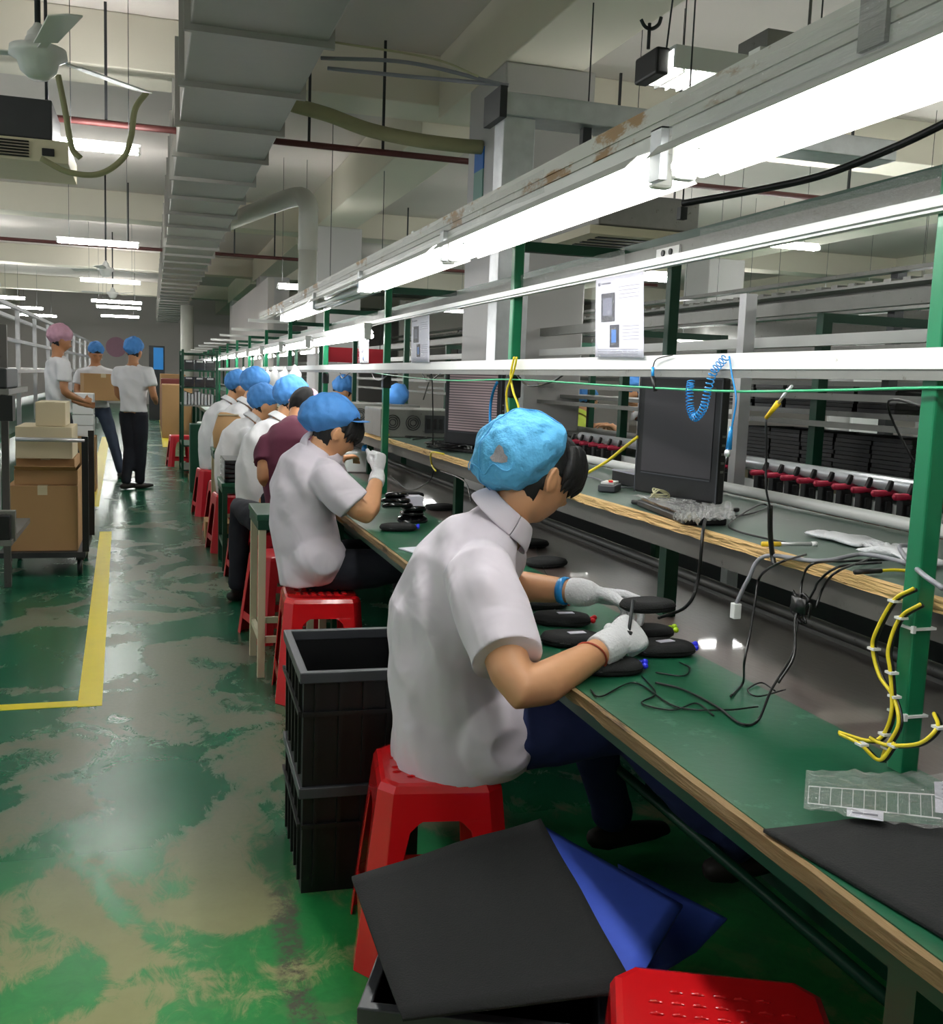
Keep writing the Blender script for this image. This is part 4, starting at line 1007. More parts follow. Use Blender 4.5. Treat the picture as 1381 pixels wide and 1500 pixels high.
w2 = person('person in white polo and blue peaked cap raising one white-gloved hand', (.68, 4.45, .45),
    [(Y(456, 848, 4.45), .165, .140), (Y(452, 815, 4.45), .165, .145), (Y(443, 765, 4.45), .16, .145), (Y(444, 715, 4.45), .185, .14), (Y(452, 683, 4.45), .185, .12), (Y(462, 668, 4.45), .12, .09), (Y(470, 657, 4.45), .065, .06)],
    (1, .1, 0), Y(488, 634, 4.45), (.85, .15, -.42),
    [(Y(477, 700, 4.27), Y(537, 758, 4.20), Y(552, 702, 4.42), (.15, .1, 1), (-.6, .6, .1), 1),
     (Y(480, 690, 4.62), Y(500, 752, 4.75), Y(522, 757, 4.66), (.9, -.2, -.1), (0, 0, -1), -1)],
    [((.76, 4.36, .55), (1.12, 4.28, .57), (1.2, 4.2, .1), (1, 0, 0)), ((.76, 4.56, .55), (1.12, 4.62, .57), (1.2, 4.6, .1), (1, 0, 0))],
    glove=True, cap='cap_mid', brim=True, vox=.008, bangs=.03, capoff=(0, -.045, .045), capsc=(1.0, 1.12, 1.25), captilt=.45, dis=.014, sleeve=.7, ak=1.12, handk=1.1, tail=.015,
    hands=[dict(curl=(1.35, 1.4, .9), thumb=(.95, .15, .55)), dict(curl=(.5, .6, .4))])

w3 = person('person in maroon shirt with pink hairband bowed over the bench', (.70, 6.0, .45),
    [(Y(425, 742, 6.0), .16, .13), (Y(423, 715, 6.0), .16, .13), (Y(421, 685, 6.0), .17, .13), (Y(424, 655, 6.05), .195, .12), (Y(430, 632, 6.1), .17, .10), (Y(438, 618, 6.15), .07, .06)],
    (.75, .66, 0), Y(444, 596, 6.25), (.55, .62, -.55),
    [(Y(392, 652, 6.1), Y(385, 700, 5.95), Y(402, 712, 6.15), (.9, .3, 0), (0, 0, -1), -1), (Y(466, 650, 5.95), Y(487, 690, 5.9), Y(500, 672, 6.1), (.6, .4, .1), (0, 0, -1), 1)],
    [((.62, 6.1, .52), (.52, 6.4, .56), (.5, 6.3, .09), (.6, .6, 0)), ((.78, 6.0, .52), (1.0, 6.3, .56), (1.0, 6.3, .09), (.6, .6, 0))],
    shirt='maroon', skin='skin_tan', cap=None, vox=.012, collar=False, bangs=0, sleeve=.6, hairback=-.085)
for c_ in KIDS(w3):
    if c_.name.startswith('hair'): c_.data.materials[0] = M('hair_matte')
T3 = person.T if False else Hd(Y(444, 596, 6.25), (.55, .62, -.55))
bm = B(); loft(bm, [T3 @ V((x*.095, -.015-abs(x)*.01, .105*math.sqrt(max(0, 1-x*x))*1.08+.0)) for x in [-.98+.196*i for i in range(11)]], [(.006, .02)]*11, 8); obj('hairband', bm, 'cap_pink', w3, True, smooth=True)

def seated(px, py, y, yaw, label, shirt='shirt_white', cap='cap_mid', brim=False, pitch=-.35, skin='skin', base=None, vox=.016, armz=.80, s=1., H=None, capk=1.1, reach=.42, leg=True):
    h = H if H is not None else P(px, py, y=y); f = V((math.cos(yaw), math.sin(yaw), 0)); r = f.cross(V((0, 0, 1)))
    pel = V((h.x, h.y, 0))-f*.24; pel.z = .50; k = (h.z-.50)/.68
    L = lambda a, b, c: pel+r*a+f*b+V((0, 0, c*k))
    spine = [(L(0, 0, -.04), .165, .13), (L(0, -.02, .10), .165, .13), (L(0, -.02, .25), .165, .13), (L(0, .03, .40), .19, .13), (L(0, .10, .49), .18, .10), (L(0, .15, .545), .07, .06)]
    arms = [(L(.18*s_, .06, .44), L(.25*s_, .18, .24), V((*(L(.12*s_, reach, 0)).xy, armz)), f-r*.2*s_, (0, 0, -1), s_) for s_ in (1, -1)]
    legs = [(L(.10*s_, .02, .045), V((*(L(.13*s_, .42, 0)).xy, .54)), V((*(L(.13*s_, .46, 0)).xy, .09)), f) for s_ in (1, -1)]
    return person(label, (pel.x, pel.y, .45), spine, f, h, f+V((0, 0, pitch)), arms, legs, shirt=shirt, skin=skin, cap=cap, brim=brim, vox=vox, collar=True, captilt=.5, capsc=(capk*.95, capk*.95, capk*1.3), capoff=(0, -.03, .04))
seated(430, 588, 7.0, .15, 'person in white with large blue cap just behind the worker in maroon')
seated(388, 594, 8.2, .1, 'person in white with blue peaked cap, face in profile, leaning over the bench', brim=True)
seated(376, 568, 9.1, .1, 'person in white whose tall blue cap rises above the peaked-cap worker', capk=1.15)
seated(350, 568, 10.3, .1, 'farthest seated person in white with bright blue cap near the green rack', brim=True)
seated(503, 574, 10.6, PI-.1, 'person in white and blue cap on the far side of the bench facing left', H=P(503, 574, y=10.6), pitch=-.55)
h = P(862, 588, y=9.3); seated(0, 0, 0, .3, 'person in yellow vest and blue cap partly hidden by grey panel edge', shirt='vest', cap='cap_mid', H=h, capk=.95, armz=1.0)
h = P(925, 575, y=8.2); seated(0, 0, 0, 2.9, 'person in white reaching an arm beside the dark monitor on the parallel line', cap='cap_mid', H=h, armz=1.05)
stool((2.0, 10.6, 0), 0, 'red stool under the worker on the far side of the bench', 'red_plastic_far', detail=False)
st = [('worker in the largest cap', 7.0, 430, 588), ('peaked-cap worker', 8.2, 388, 594), ('tall-cap worker', 9.1, 376, 568), ('farthest seated worker', 10.3, 350, 568)]
for nm, y, px, py in st:
    h = P(px, py, y=y); stool((h.x-.24, y-.03, 0), .1, 'red stool beneath the %s behind the bench tables' % nm, 'red_plastic_far', detail=False)

def standing(x, y, H, yaw, label, shirt='shirt_white', trouser='trousers', cap='cap_mid', pitch=-.1, walk=0., arms=None, legs=None, skin='skin_tan', vox=.016, capk=1.1, hroll=0., shoe='shoe', lean=0.):
    f = V((math.cos(yaw), math.sin(yaw), 0)); r = f.cross(V((0, 0, 1))); k = H/1.72; o = V((x, y, 0))
    L = lambda a, b, c: o+r*a*k+f*b*k+V((0, 0, c*k))
    spine = [(L(0, 0, .90), .165, .125), (L(0, 0, 1.0), .155, .12), (L(0, 0, 1.15), .165, .12), (L(0, .0+lean, 1.30), .19, .125), (L(0, .0+lean, 1.40), .175, .095), (L(0, .0+lean, 1.455), .068, .06)]
    A = arms or [((.19, .0, 1.37), (.24, -.03, 1.09), (.22, .10, .86), (0, .3, -1), (-1, 0, 0)), ((-.19, .0, 1.37), (-.24, -.03, 1.09), (-.22, .08, .86), (0, .2, -1), (1, 0, 0))]
    am = [(L(*a[0]), L(*a[1]), L(*a[2]), r*a[3][0]+f*a[3][1]+V((0, 0, a[3][2])), r*a[4][0]+f*a[4][1]+V((0, 0, a[4][2])), 1 if i == 0 else -1) for i, a in enumerate(A)]
    G = legs or [((.09, 0, .88), (.09, .10, .48), (.09, walk*.5, .085+.0), (0, 1, 0)), ((-.09, 0, .88), (-.09, .04, .48), (-.09, -walk*.5, .085), (0, 1, 0))]
    lg = [(L(*g[0]), L(*g[1]), L(*g[2]), r*g[3][0]+f*g[3][1]+V((0, 0, g[3][2]))) for g in G]
    return person(label, (x, y, 0), spine, f, L(0, .03+lean, 1.60), f+V((0, 0, pitch)), am, lg, shirt=shirt, trouser=trouser, skin=skin, cap=cap, vox=vox, collar=False, captilt=.35, capsc=(capk*.95, capk*.95, capk*1.3), capoff=(0, -.025, .04), shoe=shoe)
standing(-.20, 12.5, 1.70, 1.05, 'person in white shirt and blue cap walking away down the aisle', pitch=-.15, trouser='trousers',
    arms=[((.20, 0, 1.37), (.27, -.02, 1.10), (.18, .20, 1.02), (-.4, .9, 0), (-1, 0, 0)), ((-.20, 0, 1.37), (-.24, .05, 1.10), (-.20, .25, .98), (0, .9, -.1), (1, 0, 0))],
    legs=[((.09, 0, .88), (.07, .04, .48), (.05, .05, .085), (.3, .95, 0)), ((-.09, 0, .88), (-.06, .02, .48), (-.03, -.12, .095), (.2, .95, 0))])
hB = P(140, 520, y=14.0)
standing(hB.x, 14.0, 1.67, -1.3, 'person in blue cap carrying a brown carton and striding towards the camera', trouser='jeans_far', pitch=-.5, skin='skin_tan', capk=1.0,
    arms=[((.19, 0, 1.35), (.25, .02, 1.10), (.19, .30, 1.04), (-.7, .5, 0), (-.3, 0, 1)), ((-.19, 0, 1.35), (-.25, .02, 1.10), (-.19, .30, 1.04), (.7, .5, 0), (.3, 0, 1))],
    legs=[((.09, 0, .88), (.12, -.12, .50), (.15, -.38, .13), (0, 1, -.4)), ((-.09, 0, .88), (-.16, .20, .50), (-.25, .25, .085), (0, 1, 0))])
f = V((math.cos(-1.3), math.sin(-1.3), 0)); c = V((hB.x, 14.0, .98))+f*.30
t = carton('carton', c.x-.23, c.x+.23, c.y-.15, c.y+.15, c.z, c.z+.33, 'carton', 'brown carton carried in both arms by the striding person', rz=.2)
hC = P(88, 505, y=11.2)
standing(hC.x-.02, 11.2, 1.76, .35, 'person in white shirt and pink cap standing behind the trolley of cartons', cap='cap_pink', pitch=-.3, capk=1.1,
    arms=[((.20, 0, 1.37), (.25, -.02, 1.10), (.12, .20, 1.02), (-.4, .9, 0), (-1, 0, 0)), ((-.20, 0, 1.37), (-.24, .05, 1.10), (-.10, .25, .98), (.3, .9, -.1), (1, 0, 0))])
# ================================================================ CRATES, FOAM, SHEETS
def crate(loc, rotz, sx, sy, h, label, group=None, rimm='crate_rim'):
    t = thing('crate', label, 'crate', loc, rotz, group); a, b = sx/2, sy/2; w_ = .006; k = .93
    bm = B()
    def ring(z, f, d=0): return [bm.verts.new((x*(a*f-d), y*(b*f-d), z)) for x, y in ((-1, -1), (1, -1), (1, 1), (-1, 1))]
    o0, o1 = ring(0, k), ring(h-.02, 1, .012); i1, i0 = ring(h-.02, 1, .02), ring(.008, k, .01)
    for A_, B_ in ((o0, o1), (o1, i1), (i1, i0)):
        for q in range(4): bm.faces.new((A_[q], A_[(q+1) % 4], B_[(q+1) % 4], B_[q]))
    bm.faces.new(o0[::-1]); bm.faces.new(i0)
    obj('crate_body', bm, 'black_plastic', t)
    bm = B()
    R0, R1, R2, R3 = ring(h-.03, 1), ring(h, 1), ring(h, 1, .022), ring(h-.03, 1, .022)
    for A_, B_ in ((R0, R1), (R1, R2), (R2, R3), (R3, R0)):
        for q in range(4): bm.faces.new((A_[q], A_[(q+1) % 4], B_[(q+1) % 4], B_[q]))
    obj('rim', bm, rimm, t, bevel=.003)
    for s in (-1, 1):
        for ax in (0, 1):
            L = (sx, sy)[ax]; nn = 5
            bm = B()
            for q in range(nn):
                c = (-.5+(q+.5)/nn)*L*.92; e = (b if ax == 0 else a)
                zz0, zz1 = .02, h-.03
                x0 = c-.006; 
                p0 = (c, s*(e*k+.003), zz0) if ax == 0 else (s*(e*k+.003), c, zz0); p1 = (c, s*(e-.008), zz1) if ax == 0 else (s*(e-.008), c, zz1)
                bar(bm, p0, p1, .010, .010, hint=(0, 1, 0) if ax == 0 else (1, 0, 0))
            zc = h*.62; 
            if ax == 0: bx(bm, -a*.95, a*.95, min(s*(b*.965), s*(b*.965+.008)), max(s*(b*.965), s*(b*.965+.008)), zc, zc+.012)
            else: bx(bm, min(s*(a*.965), s*(a*.965+.008)), max(s*(a*.965), s*(a*.965+.008)), -b*.95, b*.95, zc, zc+.012)
            obj('side_ribs', bm, 'black_plastic', t)
    return t
crate((.545, 2.815, 0), -.03, .34, .46, .30, 'lower black plastic crate of the tall stack behind the nearest stool')
crate((.545, 2.815, .301), -.03, .345, .47, .315, 'upper black plastic crate with grey rim, topping the stack behind the nearest stool')
crate((.60, 1.66, 0), -.42, .42, .42, .345, 'black plastic crate under the black foam sheet at the bottom of the photo')
# foam sheet draped over the crate
def sheet(name, corners, th, m, label, cat, sag=.0, n=14, curl=0., bump=.0):
    bm = B(); A, B2, C2, D = [V(c) for c in corners]; g = []
    for i in range(n+1):
        row = []
        for j in range(n+1):
            u, v = i/n, j/n; p = A*(1-u)*(1-v)+B2*u*(1-v)+C2*u*v+D*(1-u)*v
            e = max(abs(u-.5), abs(v-.5))*2
            p.z -= sag*max(0, e-.75)/.25; p.z += curl*(abs(u-.5)*2)**2*(abs(v-.5)*2)**2+noise.noise(p*6)*bump
            row.append(bm.verts.new(p))
        g.append(row)
    for i in range(n):
        for j in range(n): bm.faces.new((g[i][j], g[i+1][j], g[i+1][j+1], g[i][j+1])).smooth = True
    return tag(obj(name, bm, m, mods=[('SOLIDIFY', dict(thickness=th))], smooth=True), label, cat)
zf = .415
sheet('foam_sheet', [P(515, 1283, z=zf), P(792, 1197, z=zf), P(932, 1450, z=.40), P(590, 1492, z=.385)], .006, 'foam', 'large black foam sheet draped over the crate at the bottom', 'foam sheet', bump=.006)
# blue corrugated plastic sheets sticking out from under the foam
sheet('plastic_sheet', [P(700, 1230, z=.40), P(788, 1205, z=.40), P(1000, 1325, z=.395), P(930, 1444, z=.385)], .006, 'blue_plastic', 'bright blue plastic sheet sticking out between the black foam and the bench', 'plastic sheet')
sheet('plastic_sheet', [P(905, 1265, z=.33), P(1065, 1345, z=.30), P(1020, 1395, z=.27), P(940, 1440, z=.30)], .005, 'blue_plastic', 'second blue plastic sheet in shadow below the bright blue one', 'plastic sheet')
# black foam mat on the bench and plastic bag
sheet('foam_mat', [P(1118, 1213, z=.758), P(1250, 1198, z=.758), P(1640, 1235, z=.758), P(1460, 1415, z=.758)], .005, 'foam', 'dark grey foam mat lying on the bench in the lower right corner', 'mat', bump=.002)
t = thing('plastic_bag', 'clear plastic bag with white ladder-printed strip beside the nearest post', 'bag', P(1290, 1170, z=.762))
c4 = [P(1180, 1134, z=.764), P(1440, 1142, z=.764), P(1450, 1232, z=.764), P(1176, 1192, z=.764)]
def lerp4(c, u, v, dz=0.): return c[0]*(1-u)*(1-v)+c[1]*u*(1-v)+c[2]*u*v+c[3]*(1-u)*v+V((0, 0, dz))
def patch(c, u0, u1, v0, v1, bm, n=10, dz=0., amp=0., mi=0):
    g = [[bm.verts.new(lerp4(c, u0+(u1-u0)*i/n, v0+(v1-v0)*j/n, dz+noise.noise(V((i*.9+u0*9, j*.8, dz*99)))*amp)) for j in range(n+1)] for i in range(n+1)]
    for i in range(n):
        for j in range(n): f_ = bm.faces.new((g[i][j], g[i+1][j], g[i+1][j+1], g[i][j+1])); f_.material_index = mi; f_.smooth = True
bm = B(); patch(c4, 0, 1, 0, 1, bm, 22, .008, .008); obj('bag_film', bm, 'film', t, True)
bm = B()
for i in range(12):
    u = .02+i*.062; patch(c4, u, u+.004, .38, .78, bm, 1, .0035)
patch(c4, .02, .75, .36, .385, bm, 6, .0035); patch(c4, .02, .75, .775, .80, bm, 6, .0035); obj('printed_strip', bm, 'white_plastic', t, True)
bm = B(); patch(c4, .24, .44, .78, .97, bm, 2, .0038); patch(c4, .72, .95, .12, .7, bm, 2, .0042); patch(c4, .27, .41, .86, .90, bm, 1, .0041, 0, 1)
for q_ in range(6): patch(c4, .76, .90, .18+q_*.08, .20+q_*.08, bm, 1, .0046, 0, 1)
obj('paper_label', bm, ['paper', 'ink'], t, True)
# ================================================================ MONITORS
def monitor(loc, rotz, w_, h, label, scr='screen', stand=True, stripes=False, tilt=.0):
    t = thing('monitor', label, 'monitor', loc, rotz)
    mt = Matrix.Rotation(tilt, 4, 'X'); z0 = .03
    bm = B(); bx(bm, -w_/2, w_/2, 0, .028, z0, z0+h, 0, mt); bx(bm, -w_*.36, w_*.36, .028, .055, z0+h*.2, z0+h*.85, 0, mt); obj('case', bm, 'black_plastic', t, bevel=.006)
    bm = B(); b = .026
    bx(bm, -w_/2+b, w_/2-b, -.0015, .0, z0+.065, z0+h-b, 0, mt); obj('screen', bm, scr, t)
    bm = B(); bx(bm, -w_/2+b, w_/2-b, -.003, .0, z0+.058, z0+.061, 0, mt); bx(bm, -w_/2, -w_/2+.004, -.002, 0, z0, z0+h, 0, mt); bx(bm, w_/2-.004, w_/2, -.002, 0, z0, z0+h, 0, mt); bx(bm, -w_/2, w_/2, -.002, 0, z0+h-.006, z0+h, 0, mt)
    obj('bezel_trim', bm, 'crate_rim', t)
    bm = B()
    for q_ in range(5): bx(bm, w_/2+.0, w_/2+.002, .008, .018, z0+h*(.25+q_*.07), z0+h*(.25+q_*.07)+.006, 0, mt)
    obj('button', bm, 'grey_steel', t)
    bm = B(); bx(bm, -.04, .04, .045, .075, .01, z0+h*.45); bx(bm, -.12, .12, -.05, .14, 0, .012); obj('stand_foot', bm, 'black_plastic', t, bevel=.004)
    return t
a = P(940, 716, y=2.66); b = P(1062, 746, y=2.34)
m1 = monitor(((a.x+b.x)/2-.002, 2.545, 1.051), math.atan2(b.y-a.y, b.x-a.x), (b-a).xy.length, .335, 'dark square monitor on the raised shelf behind the coil cord')
mt_ = bpy.data.materials.new('text_screen'); mt_.use_nodes = True; nt = mt_.node_tree; nd = nt.nodes; lk = nt.links
bs = nd['Principled BSDF']; tc = nd.new('ShaderNodeTexCoord'); wv = nd.new('ShaderNodeTexWave'); wv.bands_direction = 'Z'; wv.inputs['Scale'].default_value = 26; wv.inputs['Distortion'].default_value = .2
lk.new(tc.outputs['Object'], wv.inputs[0]); mx = nd.new('ShaderNodeMix'); mx.data_type = 'RGBA'; lk.new(wv.outputs['Fac'], mx.inputs['Factor']); mx.inputs['A'].default_value = rgb(66, 58, 62)+(1,); mx.inputs['B'].default_value = rgb(150, 132, 132)+(1,)
lk.new(mx.outputs['Result'], bs.inputs['Base Color']); lk.new(mx.outputs['Result'], bs.inputs['Emission Color']); bs.inputs['Emission Strength'].default_value = .35; bs.inputs['Roughness'].default_value = .4
MATS['text_screen'] = mt_
a = P(645, 655, z=1.06); b = P(712, 668, z=1.06); m2 = monitor((1.44, 4.62, 1.051), math.atan2(-.42, .22), .37, .37, 'switched-on monitor with rows of faint text on the shelf beyond the torn cap', 'text_screen')
# keyboard wrapped in film with bag
t = thing('keyboard', 'black keyboard in clear film lying in front of the dark monitor', 'keyboard', (1.325, 2.40, 1.052), 1.42)
bm = B(); bx(bm, -.19, .19, -.06, .05, 0, .018); obj('key_base', bm, 'black_plastic', t, bevel=.004)
bm = B()
for i in range(18):
    for j in range(5): bx(bm, -.18+i*.0202, -.163+i*.0202, -.05+j*.019, -.034+j*.019, .018, .024)
obj('keys', bm, 'black_gloss', t)
bm = B(); c4 = [V((-.2, -.07, .03)), V((.2, -.07, .03)), V((.2, .06, .03)), V((-.2, .06, .03))]; patch(c4, 0, 1, 0, 1, bm, 20, 0, .008); obj('film', bm, 'film', t)
c4 = [P(985, 765, z=1.06), P(1072, 748, z=1.06), P(1078, 768, z=1.06), P(1000, 771, z=1.06)]
bm = B(); patch(c4, 0, 1, 0, 1, bm, 16, .018, .03); tag(obj('plastic_bag', bm, 'film_milky', smooth=True), 'crumpled clear plastic bag at the right foot of the dark monitor', 'bag')
p = P(965, 735, z=1.07)
bm = B()
for k in range(3): tube(bm, [p+V((-.03+.01*k, 0, .01)), p+V((-.01, .02*k-.02, .035)), p+V((.03, .01*k, .02)), p+V((.015, -.01, .005+.008*k)), p+V((-.02, .01, .02))], .0022, 6)
tag(obj('wire_tie', bm, 'cable_cream', smooth=True), 'loose knot of cream wire on the keyboard', 'wire')
# servers / testing boxes far on the shelf
def server(loc, label, rz=0.):
    t = thing('test_unit', label, 'equipment', loc, rz); bm = B(); bx(bm, -.22, .26, -.23, .23, 0, .16); obj('case', bm, 'grey_steel', t, bevel=.004)
    bm = B()
    for x in (-.15, -.03):
        for r_ in (.042, .030, .018):
            ring_ = [V((x+r_*math.cos(2*PI*k/20), -.235, .085+r_*math.sin(2*PI*k/20))) for k in range(21)]; loft(bm, ring_, [.0025]*21, 5, (0, 1, 0), False, 0, False)
    obj('fan_grille', bm, 'black_plastic', t)
    bm = B(); bx(bm, .04, .24, -.236, -.23, .03, .13)
    for k in range(5): bx(bm, .05+.037*k, .07+.037*k, -.24, -.236, .05, .11, 1)
    obj('port_plate', bm, ['dark_steel', 'black_plastic'], t)
    bm = B(); bx(bm, -.2, -.17, -.24, -.23, .01, .02); obj('indicator', bm, 'lime_dot', t)
    return t
server((1.46, 5.95, 1.051), 'wide grey test unit with two round fans on the shelf beyond the lit monitor')
server((1.48, 7.0, 1.051), 'grey test unit farther along the shelf behind the fan unit')
bm = B(); patch([P(530, 588, y=6.6), P(560, 588, y=6.6), P(560, 575, y=6.8), P(535, 575, y=6.8)], 0, 1, 0, 1, bm, 8, 0, .03); 
t = thing('white_bin', 'small white plastic box with blue parts on the bench beyond the raised glove', 'box', P(528, 690, z=.752)); bm = B()
bx(bm, -.12, .12, -.12, .12, 0, .14); obj('bin_body', bm, 'white_plastic', t, bevel=.01)
bm = B(); bx(bm, -.125, .125, -.125, .125, .12, .135); obj('bin_rim', bm, 'white_plastic', t, bevel=.004)
bm = B(); bmesh.ops.create_icosphere(bm, subdivisions=2, radius=.035, matrix=Matrix.Translation((.03, -.03, .15))); tag(obj('parts_bag', bm, 'cable_blue', smooth=True, center=False), 'blue crumpled packet in the small white box', 'packet').location = t.location
# cap-like blue bag on the shelf
p = P(625, 580, y=7.0); bm = B(); bmesh.ops.create_icosphere(bm, subdivisions=3, radius=.085, matrix=Matrix.Diagonal((1, 1, .9, 1)))
for v in bm.verts: v.co *= 1+noise.noise(v.co*22)*.22
bm.transform(Matrix.Translation(V((1.62, 6.95, 1.215+.06)))); tag(obj('blue_cap', bm, 'cap_mid', smooth=True), 'spare blue cap lying on top of the far test unit', 'cap')
# ================================================================ PRODUCTS ON THE BENCH
def puck_bm(bm, L=.075, W=.055, h=.026):
    prof = [(.86, 0), (1, .006), (1, h*.55), (.93, h*.85), (.7, h)]
    rows = []
    for s_, z in prof: rows.append([bm.verts.new((math.copysign(abs(math.cos(a))**.8, math.cos(a))*L*s_, math.copysign(abs(math.sin(a))**.8, math.sin(a))*W*s_, z)) for a in [2*PI*k/32 for k in range(32)]])
    for a, b in zip(rows, rows[1:]):
        for k in range(32): bm.faces.new((a[k], a[(k+1) % 32], b[(k+1) % 32], b[k])).smooth = True
    bm.faces.new(rows[0][::-1]); bm.faces.new(rows[-1])
def puck(px, py, z, rz, label, dot=None, tagp=True, side=1, s=1., pt=None):
    p = pt or P(px, py, z=z); t = thing('device', label, 'device', p, rz)
    bm = B(); puck_bm(bm, .078*s, .055*s); obj('shell', bm, 'foam', t)
    bm = B(); puck_bm(bm, .0795*s, .0565*s, .010); bm.transform(Matrix.Translation((0, 0, .006))); obj('seam_band', bm, 'black_gloss', t)
    if tagp:
        bm = B(); bx(bm, -.012, .032, -.012, .008, .0262, .0275, 0, Matrix.Rotation(.3, 4, 'Z')); obj('sticker', bm, 'paper', t)
    if dot:
        bm = B()
        for q in range(3): bmesh.ops.create_icosphere(bm, subdivisions=2, radius=.0075, matrix=Matrix.Translation((side*(.083+.004*(q % 2)), .012*(q-1), .012+.006*(q % 2))))
        obj('ear_tip', bm, dot, t, smooth=True)
    return t
puck(822, 912, .752, -.35, 'black oval device with red tips, farther of the two beside the forearm', 'red_dot')
puck(838, 942, .752, -.25, 'black oval device nearer the right forearm with white sticker', 'red_dot')
puck(890, 982, .752, -.1, 'black oval device with bright blue tips at the bench edge', 'blue_dot')
puck(968, 955, .752, -.1, 'black oval device with long white sticker right of the gloved hand', 'blue_dot', s=1.05)
puck(948, 932, .752, .2, 'black oval device with lime tips behind the gloved hand', 'lime_dot', False, s=.9)
puck(790, 888, .752, -.2, 'black oval device farthest left, tucked behind the forearm', 'red_dot', False)
puck(775, 800, .752, .1, 'black device on the bench beyond the chin of the nearest worker', None, False)
puck(800, 828, .752, .3, 'black device on the bench just above the left forearm', None, False)
puck(0, 0, 0, .1, 'black oval device held between the white gloves of the nearest worker', None, False, pt=P(948, 893, y=2.22), s=.9)
puck(645, 746, .752, .2, 'flat black device lying alone on the far bench, right one', None, False)
puck(600, 728, .752, .2, 'flat black device lying alone on the far bench, left one', None, False)
puck(583, 776, .752, .0, 'black disc device nearest the bench edge before the second worker', 'blue_dot', False)
t = thing('parts_pile', 'pile of black parts in a clear bag in front of the second worker', 'parts', P(585, 762, z=.752))
for q in range(6):
    bm = B(); puck_bm(bm, .07, .05, .024); bm.transform(Matrix.Translation((random.uniform(-.05, .07), random.uniform(-.06, .06), .025*q*.8)) @ Matrix.Rotation(random.uniform(-.3, .3), 4, 'X') @ Matrix.Rotation(random.uniform(0, 3), 4, 'Z')); obj('device_shell', bm, 'black_gloss', t)
bm = B(); bx(bm, .0, .10, -.03, .05, .06, .11); obj('white_label', bm, 'paper', t)
bm = B(); bx(bm, -.04, .06, -.12, .0, 0, .004); bm.transform(Matrix.Rotation(.3, 4, 'Z')); tag(obj('paper_slip', bm, 'paper', center=False), 'white paper slip near the bench edge behind the nearest worker', 'paper').location = P(597, 803, z=.7525)
# tool in right glove
p = P(930, 905, y=2.06); bm = B(); cyl(bm, p+V((-.02, -.01, -.045)), p+V((.008, .03, .035)), .004, 8); cyl(bm, p+V((-.03, -.02, -.07)), p+V((-.015, -.005, -.03)), .008, 10)
tag(obj('screwdriver', bm, 'dark_steel', smooth=True), 'small dark screwdriver held in the right glove of the nearest worker', 'tool')
# ================================================================ SHELF ITEMS
def glove_flat(loc, rz, label, s=1.):
    bm = B(); hand_bm(bm, V((0, 0, .012)), V((1, 0, 0)), V((0, 0, -1)), 1, curl=(.04, .03, .02), rr=.0095, thumb=(.6, .6, 0), spread=.12)
    loft(bm, [(-.08, 0, .01), (-.03, 0, .012), (.02, 0, .012)], [(.008, .045), (.010, .038), (.012, .034)], 14, (0, 0, 1))
    for v in bm.verts: v.co.z = max(.001, v.co.z*.8+noise.noise(v.co*18)*.008); v.co.y += noise.noise(v.co*9)*.01
    o = obj('work_glove', bm, 'glove', center=False, mods=[REM(.0035), SMO(3)], smooth=True); o.location = loc; o.rotation_euler = (0, 0, rz); o.scale = (s, s, s)
    return tag(o, label, 'glove')
a, b = P(1185, 782, z=1.052), P(1270, 802, z=1.052); glove_flat((a+b)/2, math.atan2(b.y-a.y, b.x-a.x), 'white cotton work glove lying flat in the middle of the shelf', .85)
a, b = P(1300, 812, z=1.052), P(1370, 830, z=1.052); glove_flat((a+b)/2, math.atan2(b.y-a.y, b.x-a.x)+2.8, 'white cotton work glove beside the nearest green post')
a, b = P(1116, 797, z=1.06), P(1196, 797, z=1.06); t = thing('probe', 'yellow and clear test probe lying at the shelf edge', 'probe', a, math.atan2(b.y-a.y, b.x-a.x)); L = (b-a).length
bm = B(); cyl(bm, (0, 0, 0), (L*.33, 0, 0), .0055, 10); obj('grip', bm, 'yellow_plastic', t, smooth=True)
bm = B(); cyl(bm, (L*.33, 0, 0), (L*.9, 0, 0), .0045, 10); obj('barrel', bm, 'alu', t, smooth=True)
bm = B(); cyl(bm, (L*.9, 0, 0), (L, 0, 0), .0055, 10); obj('tip', bm, 'white_plastic', t, smooth=True)
a, b = P(868, 722, z=1.052), P(916, 716, z=1.052); t = thing('battery_pack', 'grey and white battery pack with red and yellow tabs on the shelf', 'battery pack', (a+b)/2, math.atan2(b.y-a.y, b.x-a.x)+.3)
bm = B(); bx(bm, -.05, .05, -.028, .028, 0, .022); obj('case', bm, 'crate_rim', t, bevel=.004)
bm = B(); bx(bm, -.03, .045, -.02, .024, .022, .03); obj('cell', bm, 'white_plastic', t, bevel=.003)
bm = B(); bx(bm, -.034, -.022, -.015, -.003, .03, .036); bx(bm, -.015, -.004, -.01, .002, .03, .036, 1); obj('tab', bm, ['red_dot', 'yellow_plastic'], t)
t = thing('black_tray', 'long black tray on the shelf just behind the hair of the nearest worker', 'tray', (1.62, 3.05, 1.051), 0); bm = B(); bx(bm, -.09, .09, -.2, .2, 0, .045); obj('tray_body', bm, 'black_plastic', t, bevel=.004); bm = B(); bx(bm, -.1, .1, -.16, .18, .045, .05); obj('white_sheet', bm, 'paper', t)
